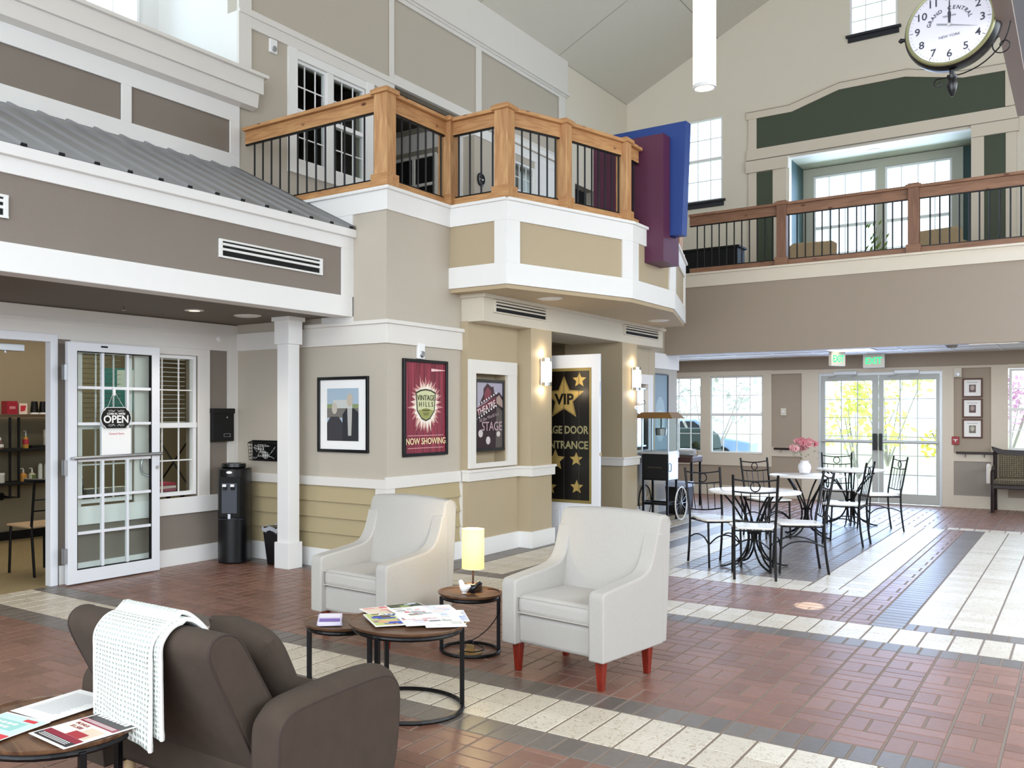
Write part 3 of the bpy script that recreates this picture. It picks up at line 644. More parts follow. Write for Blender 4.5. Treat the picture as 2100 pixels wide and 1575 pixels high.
# ceiling: two pitched planes
b = MB()
b.poly([(-7.16, -3.6, 7.45), (-7.16, YF+.02, 7.45), (RX, YF+.02, 7.45+4.358*SL), (RX, -3.6, 7.45+4.358*SL)])
b.poly([(RX, -3.6, 7.45+4.358*SL), (RX, YF+.02, 7.45+4.358*SL), (5.1, YF+.02, 7.45-3.54*SL), (5.1, -3.6, 7.45-3.54*SL)])
struct('ceiling', b, 'ceil')
b = MB()
for y in (8.9, 11.4, 13.9): 
    b.poly([(-7.1, y, 7.474), (-7.1, y+.008, 7.474), (RX, y+.008, 7.474+4.3*SL), (RX, y, 7.474+4.3*SL)])
for s in (1.8, 3.4):
    x = -7.158+s; z = 7.45+s*SL-.003; b.poly([(x, 0, z), (x+.01, 0, z+.004), (x+.01, YF, z+.004), (x, YF, z)])
trim(b, P('ceiling_joint', '938c7e', .8))
# alcove portal
AY = YF-.03
b = MB()
b.py([(-4.665, 6.18), (-.968, 6.18), (-.968, 6.75), (-1.53, 6.76), (-2.33, 6.955), (-3.32, 6.955), (-4.07, 6.735), (-4.665, 6.735)], AY+.005, YF)
b.box(-4.665, -4.38, AY+.005, YF, 3.55, 5.76); b.box(-1.255, -.965, AY+.005, YF, 3.55, 5.79)
trim(b, 'green')
b = MB()
top = [(-4.833, 6.885), (-4.115, 6.885), (-3.315, 7.10), (-2.30, 7.10), (-1.56, 6.90), (-.80, 6.885)]; bot = [(-4.833, 6.73), (-4.07, 6.73), (-3.32, 6.955), (-2.335, 6.955), (-1.53, 6.76), (-.80, 6.745)]
for i in range(5): b.py([bot[i], bot[i+1], top[i+1], top[i]], AY-.02, YF)
b.box(-4.80, -4.66, AY-.01, YF, 6.18, 6.74); b.box(-.975, -.82, AY-.01, YF, 6.2, 6.75)
b.box(-4.833, -.80, AY-.02, YF, 5.99, 6.185)
b.box(-4.833, -4.12, AY-.05, YF, 5.77, 5.975); b.box(-1.42, -.80, AY-.05, YF, 5.79, 5.98)
b.box(-4.80, -4.66, AY-.01, YF, 3.55, 5.78); b.box(-4.385, -4.15, AY-.01, YF, 3.55, 5.78); b.box(-1.42, -1.25, AY-.01, YF, 3.55, 5.80); b.box(-.97, -.83, AY-.01, YF, 3.55, 5.8)
trim(b, P('portal_trim', 'ddd2c0', .55), bevel=.002)
b = MB()
for i in range(5):
    (x0, z0), (x1, z1) = top[i], top[i+1]; b.py([(x0, z0-.035), (x1, z1-.035), (x1, z1-.028), (x0, z0-.028)], AY-.026, AY-.02)
b.box(-4.833, -.8, AY-.028, AY-.02, 5.985, 5.995); trim(b, P('groove', '6e655a', .8))
YA = 17.9
b = MB(); b.box(-4.15, -4.12, YF+.1, YA, 3.5, 5.95); b.box(-1.42, -1.39, YF+.1, YA, 3.5, 5.95); b.box(-4.15, -3.96, YA, YA+.1, 3.5, 5.95); b.box(-1.77, -1.39, YA, YA+.1, 3.5, 5.95); b.box(-3.96, -1.77, YA, YA+.1, 5.80, 5.95); b.box(-3.96, -1.77, YA, YA+.1, 3.5, 3.9)
struct('wall_alcove', b, 'teal')
b = MB(); b.box(-4.15, -1.39, YF, YA+.1, 5.95, 6.0); struct('ceiling_alcove', b, P('alcove_ceiling', 'cfcdb4', .6))
b = MB(); b.box(-4.12, -3.95, YA-.025, YA, 3.55, 5.94); b.box(-1.78, -1.62, YA-.025, YA, 3.55, 5.94); b.box(-4.12, -1.62, YA-.025, YA, 5.80, 5.94); b.box(-2.91, -2.79, YA-.025, YA+.05, 3.8, 5.8); trim(b, P('alcove_trim', 'b9b9a8', .55))
dh_window_y(13, -3.95, -2.91, 3.9, 5.80, 4, YA, fine=.007); dh_window_y(14, -2.79, -1.78, 3.9, 5.80, 4, YA, fine=.007)
t = thing('recessed_downlight', 'round recessed downlight in the dark alcove ceiling upstairs', 'light', (-2.85, 17.25, 5.949))
MB().lathe([(.05, 0), (.085, 0), (.09, -.006), (.05, -.012)], (0, 0, 0), 24, cap=False).done('trim_ring', 'white', t, smooth=True)
MB().cyl((0, 0, -.006), .05, .004, 20).done('lens', 'glow', t)
# right roof beam carrying the clock
b = MB(); b.box(-.340, -.275, 1.8, 7.1, 3.42, 7.0); struct('wall_fin', b, P('fin_shade_tone', '2c2627', .7)); b = MB(); b.box(-.345, -.272, 1.8, 7.11, 3.40, 3.42); trim(b, P('fin_brown', '8a7d76', .6))  # fin sides darkened in colour to imitate shade, the underside board left light
# ---------------------------------------------------------------- outside
b = MB(); b.poly([(-60, 16.9+.2, -.08), (60, 17.1, -.08), (60, 90, -.08), (-60, 90, -.08)]); struct('ground_outside', b, P('pale_paving', 'dde0dc', .9))
b = MB(); b.poly([(-40, 26, -.07), (30, 26, -.07), (30, 80, -.07), (-40, 80, -.07)]); tag(b.done('lawn', P('lawn_green', 'c4cc9a', .9)), 'sunlit lawn beyond the far glass doors', 'lawn')['kind'] = 'stuff'
def bush(x, y, z, r, col, label, cat='bush', name='garden_bush', n=700, grp=None, stem=False):
    t = thing(name, label, cat, (x, y, -.07), 0, grp); b = MB(); rnd = random.Random(int(x*100+y*10))
    for i in range(n):
        a, e, q = rnd.uniform(0, 2*PI), rnd.uniform(-.3, PI/2), rnd.uniform(.45, 1)
        c = Vector((math.cos(a)*math.cos(e)*r*q, math.sin(a)*math.cos(e)*r*q, z+math.sin(e)*r*q)); s = rnd.uniform(.05, .11)*max(1, r*.8)
        T = Matrix.Rotation(rnd.uniform(0, PI), 3, Vector((rnd.random()-.5, rnd.random()-.5, rnd.random())).normalized())
        b.poly([c+T @ Vector(v) for v in ((-s, 0, 0), (0, -s*.5, .01), (s, 0, 0), (0, s*.5, -.01))])
    b.done('foliage', P(col, col, .8), t)
    b = MB()
    for i in range(7):
        a = rnd.uniform(0, 2*PI); b.tube([(0, 0, 0), (math.cos(a)*r*.3, math.sin(a)*r*.3, z*.6), (math.cos(a)*r*.7, math.sin(a)*r*.7, z+r*.5)], .03, 5, r2=.008)
    b.done('stem', P('bark', '9a9084', .9), t)
bush(-4.3, 24.0, 1.0, 1.3, 'dde07a', 'yellow green shrub seen through the left far door leaf')
bush(-4.6, 30.0, 2.4, 1.6, 'dce09a', 'tall pale yellow tree behind the left far door leaf', 'tree', 'garden_tree')
bush(-2.3, 24.6, .7, .8, 'e6da5a', 'low golden shrub behind the foot of the right far door leaf')
bush(-1.6, 27.0, 1.4, 1.1, 'd9a9c4', 'pink blossoming shrub seen through the right far door leaf')
bush(-8.2, 25.0, 1.6, 1.6, 'b9b4a8', 'bare grey twiggy tree beyond the far left window', 'tree', 'garden_tree', 300)
t = thing('parked_car', 'pale blue grey car parked outside the far left window', 'car', (-9.6, 26.5, -.07), 8)
b = MB(); b.py([(-2.1, .3), (2.1, .3), (2.15, .75), (1.3, .9), (.7, 1.38), (-.9, 1.4), (-1.5, .92), (-2.1, .85)], -.85, .85); b.done('body', P('car_paint', '8aa0c0', .25, metal=.3), t, bevel=.05)
b = MB(); b.py([(1.15, .92), (.65, 1.32), (-.85, 1.34), (-1.3, .95)], -.86, .86); b.done('glazing', 'blackp', t)
for x in (-1.35, 1.35):
    for y in (-.8, .8): MB().cyl((x, y-.09, .32), .32, .18, 20, 'y').done('wheel', 'blackm', t)
t = thing('covered_grill', 'dark grey barbecue under a fitted cover outside the far left window', 'grill', (-6.35, 18.3, -.07), 0)
b = MB(); b.pz([(-.55, -.3), (.55, -.3), (.55, .3), (-.55, .3)], 0, .85); b.done('cover_skirt', P('grill_cover', '46504c', .8), t, bevel=.04)
b = MB(); b.py([(-.55, .85), (.55, .85), (.5, 1.12), (.3, 1.26), (-.3, 1.26), (-.5, 1.12)], -.28, .28); b.done('cover_hood', P('grill_cover', '46504c'), t, bevel=.05)
# ---------------------------------------------------------------- furniture helpers
def smoothp(pts, k=6):
    o = []; P_ = [Vector(pts[0])]+[Vector(p) for p in pts]+[Vector(pts[-1])]
    for i in range(1, len(P_)-2):
        a, b_, c, d = P_[i-1:i+3]
        for j in range(k):
            u = j/k; o.append(.5*((2*b_)+(c-a)*u+(2*a-5*b_+4*c-d)*u*u+(3*b_-a-3*c+d)*u**3))
    o.append(P_[-2]); return o
def arc(c, r, a0, a1, n, z=None, plane='xy'):
    o = []
    for i in range(n+1):
        a = math.radians(a0+(a1-a0)*i/n); u, v = c[0]+r*math.cos(a), c[1]+r*math.sin(a)
        o.append((u, v, z) if plane == 'xy' else ((z, u, v) if plane == 'yz' else (u, z, v)))
    return o
# ---- armchair
def armchair(loc, rz, label):
    t = thing('armchair', label, 'armchair', loc, rz, 'pale armchairs')
    b = MB(); b.box(-.27, .27, -.315, .30, .175, .345); b.done('seat_base', 'linen', t, bevel=.025, seg=3, smooth=True)
    b = MB(); b.box(-.262, .262, -.335, .17, .345, .465); o = b.done('seat_cushion', 'linen2', t, bevel=.04, seg=4, smooth=True)
    MB().tube([(-.255, -.33, .452), (.255, -.33, .452)], .004, 6).tube([(-.255, -.33, .36), (.255, -.33, .36)], .004, 6).done('piping', P('piping_light', 'b9b3ab', .9), o)
    for s in (-1, 1):
        top = smoothp([(0, -.36, .50), (0, -.352, .540), (0, -.31, .557), (0, -.10, .578), (0, .06, .598), (0, .13, .625), (0, .175, .675), (0, .205, .745), (0, .235, .83)], 3)
        prof = [(-.36, .17)]+[(p.y, p.z) for p in top]+[(.30, .83), (.30, .17)]
        b = MB(); b.prism(prof, lambda p: (s*.255, p[0], p[1]), lambda p: (s*.354, p[0], p[1]))
        o = b.done('arm', 'linen', t, bevel=.012, seg=3, smooth=True)
        MB().tube([(s*.3495, -.3565, .18)]+[(s*.3495, p.y+(.0035 if p.z < .55 else .002), p.z-.003) for p in top], .0035, 6).done('piping', P('piping_light', 'b9b3ab', .9), o)
    prof = [(.14, .33), (.15, .45), (.185, .62), (.225, .76), (.258, .87), (.27, .905), (.29, .925), (.33, .93), (.37, .915), (.395, .87), (.375, .55), (.345, .175), (.20, .175)]
    b = MB(); n = 8; secs = []
    for i in range(n+1):
        u = -1+2*i/n; k = 1-u*u
        secs.append([(u*.352, y+(-.022*k if z > .4 and y < .3 else 0), z+(.020*k if z > .85 else 0)) for y, z in prof])
    vs = [[b.bm.verts.new(p) for p in s_] for s_ in secs]
    for a, c in zip(vs, vs[1:]):
        for i in range(len(prof)): b.face([a[i], a[(i+1) % len(prof)], c[(i+1) % len(prof)], c[i]])
    b.face(vs[0]); b.face(vs[-1][::-1])
    bk = b.done('backrest', 'linen', t, bevel=.012, seg=3, smooth=True)
    for s in (-1, 1): MB().tube([(s*.348, y+.003, z-.002) for y, z in prof[3:10]], .0035, 6).done('piping', P('piping_light', 'b9b3ab'), bk)
    for (x, y) in ((-.29, -.28), (.29, -.28), (-.29, .22), (.29, .22)):
        MB().pz([(x-.026, y-.026), (x+.026, y-.026), (x+.026, y+.026), (x-.026, y+.026)], .174, .18).prism([(-1, -1), (1, -1), (1, 1), (-1, 1)], lambda p: (x+p[0]*.016, y+p[1]*.016, 0), lambda p: (x+p[0]*.027, y+p[1]*.027, .178)).done('leg', 'cherry', t, bevel=.006)
    t.scale = (.955, .955, .97)
    return t
A2 = armchair((-2.305, 4.875, 0), -8.1, 'pale linen armchair right of the lit lamp, nearest the tiled hallway')
A1 = armchair((-3.775, 4.86, 0), -4.3, 'pale linen armchair left of the lit lamp, in front of the lap siding corner')
# ---- round tables with C frame
def round_table(loc, R, h, ang, label, name='side_table', grp=None, full=True):
    t = thing(name, label, 'table', loc, ang, grp)
    b = MB().lathe([(.001, h-.018), (R-.012, h-.018), (R-.004, h-.012), (R, h), (R-.006, h), (R-.008, h-.006), (.001, h-.006)], (0, 0, 0), 48); b.done('tabletop', 'walnut', t, smooth=True)
    MB().tube(arc((0, 0), R-.03, 0, 360, 36, h-.032)[:-1], .012, 6, True).done('top_ring', 'black', t)
    MB().tube(arc((0, 0), R-.02, 0, 360, 36, .012)[:-1], .011, 6, True).done('base_ring', 'black', t)
    for a in ((0, 110, 235) if R > .25 else (-8, 180)):
        x, y = math.cos(math.radians(a))*(R-.022), math.sin(math.radians(a))*(R-.022)
        MB().box(-.011, .011, -.011, .011, .01, h-.03, Matrix.Translation((x, y, 0)) @ Matrix.Rotation(math.radians(a), 4, 'Z')).done('leg', 'black', t, bevel=.002)
    return t
round_table((-2.736, 3.725, 0), .30, .44, 40, 'larger round walnut table spread with open magazines', 'coffee_table', 'round walnut tables')
round_table((-3.194, 3.737, 0), .20, .375, 20, 'small low round walnut table holding a stack of purple flyers', 'nesting_table', 'round walnut tables')
round_table((-3.065, 4.832, 0), .20, .375, 40, 'small round walnut side table under the lit lamp', 'side_table', 'round walnut tables')
round_table((-2.817, 1.791, 0), .30, .44, -15, 'round walnut table with printed sheets at the lower left corner', 'coffee_table', 'round walnut tables')
# ---- lamp on the side table
t = thing('table_lamp', 'lit table lamp with yellow drum shade on the small round side table', 'lamp', (-3.075, 4.885, .3755), 20)
MB().cyl((0, 0, 0), .058, .035, 28).done('base', P('lamp_base', '3a2a22', .4), t, bevel=.004, smooth=True)
MB().cyl((0, 0, .034), .056, .004, 28).done('base_top', 'walnut', t)
MB().cyl((0, 0, .036), .006, .13, 10).done('stem', P('bronze', '3c2c26', .4, metal=.4), t, smooth=True)
b = MB().lathe([(.070, .135), (.070, .385)], (0, 0, 0), 32, cap=False); o = b.done('lamp_shade', 'shade', t, smooth=True)
sm = o.modifiers.new('th', 'SOLIDIFY'); sm.thickness = .003
MB().lathe([(.0715, .135), (.0715, .141)], (0, 0, 0), 32, cap=False).lathe([(.0715, .379), (.0715, .385)], (0, 0, 0), 32, cap=False).done('shade_rim', P('rim', 'efe3b0', .7), o)
MB().cyl((0, 0, .16), .028, .08, 14).done('bulb', 'glow', t)
point('lamp_bulb_light', (-3.075, 4.885, .3755+.45), 5, (1, .82, .5), .04)
point('lamp_bulb_light_low', (-3.075, 4.885, .3755+.12), 1.2, (1, .82, .5), .03)
# birds
def bird(loc, rz, m, label):
    t = thing('bird_figurine', label, 'figurine', loc, rz, 'bird figurines on the side table')
    b = MB(); rings = [(-.062, .052, .006), (-.045, .046, .014), (-.02, .032, .026), (.0, .028, .028), (.018, .034, .026), (.028, .05, .019), (.034, .062, .017), (.046, .066, .012), (.062, .063, .003)]
    vs = []
    for x, z, r in rings:
        vs.append([b.bm.verts.new((x, math.cos(2*PI*k/12)*r, z+math.sin(2*PI*k/12)*r*1.02)) for k in range(12)])
    for a, c in zip(vs, vs[1:]):
        for k in range(12): b.face([a[k], a[(k+1) % 12], c[(k+1) % 12], c[k]])
    b.face(vs[0]); b.face(vs[-1][::-1]); b.done('body', m, t, smooth=True, sub=1)
    MB().cyl((0, 0, 0), .016, .006, 14).done('foot', m, t)
bird((-3.062, 4.765, .3755), 160, P('porcelain_white', 'f4f4f2', .2), 'glossy white bird figurine at the front of the side table')
bird((-3.018, 4.79, .3755), 20, P('porcelain_black', '15151a', .2), 'glossy black bird figurine beside the white one')
# cord and floor outlet
t = thing('power_cord', 'thin black lamp cord looping down to the floor under the side table', 'cord', (0, 0, 0))
cp = [(-2.99, 4.92, .385), (-2.925, 4.95, .37), (-2.90, 4.90, .25), (-2.96, 4.85, .14), (-3.05, 4.80, .07), (-3.12, 4.84, .05), (-3.06, 4.90, .03), (-2.98, 4.86, .02), (-3.02, 4.77, .015), (-3.10, 4.78, .02), (-3.13, 4.85, .04), (-3.07, 4.87, .06), (-3.04, 4.82, .02)]
def smoothp(pts, k=6):
    o = []; P_ = [Vector(pts[0])]+[Vector(p) for p in pts]+[Vector(pts[-1])]
    for i in range(1, len(P_)-2):
        a, b_, c, d = P_[i-1:i+3]
        for j in range(k):
            u = j/k; o.append(.5*((2*b_)+(c-a)*u+(2*a-5*b_+4*c-d)*u*u+(3*b_-a-3*c+d)*u**3))
    o.append(P_[-2]); return o
MB().tube(smoothp(cp), .0035, 6).done('cable', 'blackp', t, smooth=True)
t.location = (0, 0, 0)
t = thing('floor_outlet', 'round brass floor outlet cover with flap under the side table', 'outlet', (-3.05, 4.81, 0))
MB().cyl((0, 0, 0), .075, .006, 28).done('plate', P('brass', 'b79a6a', .35, metal=.7), t)
MB().box(-.03, .03, .0, .006, .006, .05).done('flap', P('brass', 'b79a6a'), t, bevel=.002)
# ---- magazines
def colr(*c): return [P(x, x, .45) for x in c]
def magazine(loc, rz, w_, d_, label, cols, seed, th=.004, txt=None, cat='magazine', name='magazine', grp='magazines on the coffee table'):
    t = thing(name, label, cat, loc, rz, grp); rnd = random.Random(seed)
    b = MB(); b.box(-w_/2, w_/2, -d_/2, d_/2, 0, th); b.done('pages', 'paper', t)
    b = MB(); z = th+.0006
    for i, c in enumerate(cols):
        b.m(i)
        for k in range(6 if i else 1):
            if i == 0: xa, xb, ya, yb = -w_/2+.004, w_/2-.004, -d_/2+.004, d_/2-.004
            else:
                xa = rnd.uniform(-w_/2+.01, w_/2*.4); xb = min(w_/2-.008, xa+rnd.uniform(.15, .42)*w_); ya = rnd.uniform(-d_/2+.01, d_/2*.85); yb = min(d_/2-.008, ya+rnd.uniform(.03, .16)*d_)
            zz = z+.0002*(i+k*.15); b.poly([(xa, ya, zz), (xb, ya, zz), (xb, yb, zz), (xa, yb, zz)])
    b.done('cover_print', colr(*cols), t)
    if txt: text('title', txt[0], txt[1], txt[2], t, (0, d_*.33, z+.003), (0, 0, 0), ext=.0001, off=.001)
    return t
zt = .4405
magazine((-2.925, 3.80, zt), 62, .20, .27, 'pink and cream magazine at the left edge of the coffee table', ('f0d9c8', 'e8a7a0', 'd8566a', 'e9dfc4'), 1)
magazine((-2.86, 3.93, zt+.001), 60, .20, .27, 'magazine with a dark green garden photo cover at the far side', ('4a5238', '8fa35a', '2c3326', 'c8d3e2'), 2, .006)
magazine((-2.72, 3.97, zt+.0055), 50, .20, .26, 'white and pale blue magazine at the far right of the spread', ('e9eef4', 'c4d3ea', 'f6e7e7'), 3, .004)
magazine((-2.62, 3.93, zt), 40, .18, .25, 'magazine with a blue and yellow edge peeping out at the back', ('8ba6d6', 'e8e7c0', 'f1f1f1'), 4, .004)
magazine((-2.80, 3.66, zt+.006), 52, .21, .27, 'brochure with a blue block and people photo at the front of the spread', ('c9cf86', '2d4fae', '5a4a3e', 'e6b48a', '3556c4'), 5, .004, ('AD', .06, 'paper'))
magazine((-2.67, 3.74, zt+.0105), 50, .20, .26, 'white leaflet with small photos in the middle front of the spread', ('f2f2f0', 'c98a90', '8a8a92', 'e8e8ee'), 6, .003)
magazine((-2.575, 3.80, zt+.004), 44, .20, .26, 'grey and white sketch covered magazine at the right edge of the table', ('dfe2e2', '9aa3a0', 'b9c2c2', 'f0eeea'), 8, .004)
magazine((-2.77, 3.83, zt+.0145), 58, .19, .25, 'top magazine with a red corner in the middle of the spread', ('e7dfd2', 'd94a62', '9a8f80', 'f4efe8', 'b8bcc2'), 9, .004)
t = thing('flyer_stack', 'small stack of purple and white flyers on the low nesting table', 'flyers', (-3.225, 3.69, .3755), 40)
for i in range(5):
    o = MB().box(-.062, .062, -.11, .11, i*.0035, i*.0035+.003).done('flyer', P('flyer_lilac', 'dcd6ea', .5), t); o.rotation_euler = (0, 0, random.Random(i).uniform(-.05, .05))
b = MB(); b.m(0).poly([(-.055, -.09, .0185), (.055, -.09, .0185), (.055, -.02, .0185), (-.055, -.02, .0185)]); b.m(1).poly([(-.055, 0, .0185), (.055, 0, .0185), (.055, .09, .0185), (-.055, .09, .0185)]); b.done('print', colr('7a5fb0', 'efeaf6'), t)
# ---- sheets on the lower-left table
def sheet(corners, label, name, art=None, curl=0, grp='papers on the lower left table', th=.001):
    c = [Vector(p) for p in corners]; o = sum(c, Vector((0, 0)))/4
    d = (c[1]-c[0]).normalized(); ang = math.atan2(d.y, d.x); w_ = (c[1]-c[0]).length; h_ = (c[3]-c[0]).length
    t = thing(name, label, 'paper', (o.x, o.y, .4405), math.degrees(ang), grp)
    b = MB(); n = 6
    for i in range(n):
        x0, x1 = -w_/2+w_*i/n, -w_/2+w_*(i+1)/n; k = lambda x: .0015+curl*max(0, (-x/w_+.2))**2
        b.poly([(x0, -h_/2, k(x0)), (x1, -h_/2, k(x1)), (x1, h_/2, k(x1)), (x0, h_/2, k(x0))])
    s = b.done('sheet', 'paper', t, weld=True); q = s.modifiers.new('th', 'SOLIDIFY'); q.thickness = th; q.offset = 1
    if art: art(t, w_, h_)
    return t
def art_lines(t, w_, h_):
    b = MB(); z = .0035
    for i in range(22):
        y = h_*.36-i*h_*.032; l = w_*.36*(.75+.25*random.Random(i).random()); b.poly([(-w_*.36, y, z+.001), (l, y, z+.001), (l, y+.0018, z+.001), (-w_*.36, y+.0018, z+.001)])
    b.done('printed_lines', P('grey_ink', '9a9ea2', .7), t)
sheet([(-2.821, 2.043), (-2.795+.0, 1.765), (-3.01, 1.749), (-3.048, 2.035)][::-1] if False else [(-3.01, 1.749), (-2.795, 1.765), (-2.821, 2.043), (-3.048, 2.041)], 'white typed sheet with a curling torn lower edge on the lower left table', 'typed_sheet', art_lines, .0)
def art_red(t, w_, h_):
    z = .0032
    def q(b, x0, x1, y0, y1, k=0): b.poly([(w_*x0, h_*y0, z+k), (w_*x1, h_*y0, z+k), (w_*x1, h_*y1, z+k), (w_*x0, h_*y1, z+k)])
    b = MB(); b.m(0); q(b, -.46, .46, .22, .46); q(b, -.46, .46, -.46, -.34); b.m(1); q(b, -.46, .46, .12, .22); q(b, -.46, .46, -.34, -.24); b.m(2); q(b, -.46, .46, -.24, .12); b.m(3); q(b, .05, .4, -.22, .06, .0003); b.m(4); q(b, -.05, .3, -.24, -.1, .0006)
    b.done('print', colr('3a3436', '8e2338', 'f3ead8', 'd9c3ae', 'a9323c'), t)
    b = MB(); [q(b, -.40+.1*i, -.40+.1*i+.075, .33, .41, .0009) for i in range(8)]; b.done('heading_print', 'paper', t)
    text('bonus', 'BONUS', h_*.075, P('8e2338', '8e2338'), t, (-w_*.2, h_*.05, z+.001), (0, 0, 0), ext=.0001, off=.0004)
    text('amount', '$1,500', h_*.08, P('8e2338', '8e2338'), t, (-w_*.18, -h_*.04, z+.001), (0, 0, 0), ext=.0001, off=.0004)
    b = MB()
    for i in range(3):
        y = -h_*(.37+i*.028); b.poly([(-w_*.38, y, z+.001), (w_*.36, y, z+.001), (w_*.36, y+.003, z+.001), (-w_*.38, y+.003, z+.001)])
        y = h_*(.15+i*.022); b.poly([(-w_*.4, y, z+.001), (w_*.4, y, z+.001), (w_*.4, y+.0025, z+.001), (-w_*.4, y+.0025, z+.001)])
    b.done('small_print', 'paper', t)
sheet([(-2.748, 1.659), (-2.528, 1.646), (-2.524, 1.928), (-2.751, 1.946)], 'flyer in dark red and black with a bonus offer on the lower left table', 'job_flyer', art_red)
def art_teal(t, w_, h_):
    z = .0032
    def q(b, x0, x1, y0, y1, k=0): b.poly([(w_*x0, h_*y0, z+k), (w_*x1, h_*y0, z+k), (w_*x1, h_*y1, z+k), (w_*x0, h_*y1, z+k)])
    b = MB(); b.m(0); q(b, -.48, .48, -.1, .46); b.m(1); q(b, -.36, .3, .02, .3, .0003); b.m(2); q(b, -.48, .48, -.24, -.1, .0003); q(b, .1, .36, .34, .42, .0003)
    b.done('print', colr('cfeae6', '9fd3cc', 'd8404a'), t)
    b = MB(); [q(b, -.28+.12*i, -.28+.12*i+.09, .18, .24, .0009) for i in range(4)]; [q(b, -.2+.12*i, -.2+.12*i+.09, .07, .13, .0009) for i in range(3)]; b.done('heading_print', 'paper', t)
sheet([(-2.98, 1.47), (-2.762, 1.50), (-2.785, 1.755), (-3.01, 1.735)], 'pale teal and red flyer cut by the left edge of the picture', 'teal_flyer', art_teal)
# ---- loveseat
t = thing('loveseat', 'dark brown loveseat seen from behind with a blanket over its back', 'sofa', (-2.63, 2.43, 0), 0)
b = MB(); b.box(-.38, .47, -.26, .36, .15, .30); b.done('seat_frame', 'brown', t, bevel=.03, seg=3, smooth=True)
b = MB(); b.box(-.35, .46, -.14, .33, .30, .42); b.done('seat_cushion', 'brown', t, bevel=.045, seg=4, smooth=True)
rimp = smoothp([(0, -.21, .20), (0, -.30, .36), (0, -.39, .53), (0, -.465, .67), (0, -.482, .725), (0, -.462, .762), (0, -.415, .775), (0, -.355, .755), (0, -.30, .68), (0, -.20, .52), (0, -.11, .37), (0, -.10, .20)], 3)
prof = [(p.y, p.z) for p in rimp]
xs = (-.35, -.16, .05, .26, .42)
b = MB(); vs = [[b.bm.verts.new((x, y, z)) for y, z in prof] for x in xs]
for a, c in zip(vs, vs[1:]):
    for i in range(len(prof)): b.face([a[i], a[(i+1) % len(prof)], c[(i+1) % len(prof)], c[i]])
b.face(vs[0]); b.face(vs[-1][::-1]); bk = b.done('backrest', 'brown', t, bevel=.012, seg=3, smooth=True)
def inset(pr_, k):
    cy = sum(p[0] for p in pr_)/len(pr_); cz = sum(p[1] for p in pr_)/len(pr_); o = []
    for y, z in pr_:
        d = Vector((cy-y, cz-z)); d.normalize(); o.append((y+d.x*k, z+d.y*k))
    return o
for x in (-.346, .416): MB().tube([(x, y, z) for y, z in inset(prof, .003)], .0045, 6, True).done('piping', P('dark_piping', '3a2f2a', .9), bk)
b = MB(); b.box(-.40, .49, -.235, -.19, .15, .40); b.done('back_panel', 'brown', t, bevel=.015)
def couch_arm(x0, x1, out, nm='arm'):
    rp_ = smoothp([(0, -.325, .14), (0, -.335, .30), (0, -.335, .45), (0, -.32, .515), (0, -.27, .55), (0, -.15, .562), (0, .05, .568), (0, .20, .565), (0, .275, .54), (0, .305, .48), (0, .305, .36), (0, .285, .22), (0, .25, .13)], 3)
    prof = [(p.y, p.z) for p in rp_]
    n = 6; b = MB(); vs = []
    for i in range(n+1):
        u = -1+2*i/n; k = math.sqrt(max(0, 1-u*u)); x = x0+(x1-x0)*i/n
        vs.append([b.bm.verts.new((x, y, z-(1-k)*.035*min(1, max(0, (z-.36)/.17)))) for y, z in prof])
    for a, c in zip(vs, vs[1:]):
        for i in range(len(prof)): b.face([a[i], a[(i+1) % len(prof)], c[(i+1) % len(prof)], c[i]])
    b.face(vs[0]); b.face(vs[-1][::-1]); o = b.done(nm, 'brown', t, bevel=.010, seg=3, smooth=True)
    for x in (x0+.003, x1-.003): MB().tube([(x, y, z-.035*min(1, max(0, (z-.36)/.17))) for y, z in inset(prof, .003)], .0045, 6, True).done('piping', P('dark_piping', '3a2f2a'), o)
couch_arm(.46, .585, 1); couch_arm(-.475, -.35, -1)
for (x, y) in ((-.36, -.2), (.44, -.2), (-.36, .27), (.47, .27)): MB().cyl((x, y, 0), .014, .16, 12, r2=.026).done('leg', 'pale_leg', t, smooth=True)
t = thing('throw_pillow', 'brown square cushion leaning on the right end of the loveseat back', 'cushion', (-2.40, 2.30, .43), 0)
b = MB(); n = 10; S = .36
def pil(u, v, s):
    e = (1-u**4)*(1-v**4); k = 1-.06*(u*u*v*v); return Vector((u*S/2*k, s*(.012+.065*e**.6), (v+1)*S/2*k))
for s in (-1, 1):
    g = [[b.bm.verts.new(pil(-1+2*i/n, -1+2*j/n, s)) for j in range(n+1)] for i in range(n+1)]
    for i in range(n):
        for j in range(n): b.face([g[i][j], g[i+1][j], g[i+1][j+1], g[i][j+1]])
    if s == -1: g0 = g
for i in range(n):
    b.face([g0[i][0], g0[i+1][0], g[i+1][0], g[i][0]]); b.face([g0[i][n], g0[i+1][n], g[i+1][n], g[i][n]]); b.face([g0[0][i], g0[0][i+1], g[0][i+1], g[0][i]]); b.face([g0[n][i], g0[n][i+1], g[n][i+1], g[n][i]])
o = b.done('cover', 'brown', t, smooth=True, weld=True); o.rotation_euler = (math.radians(30), math.radians(6), math.radians(-4)); o.location = (-.05, .16, -.01)
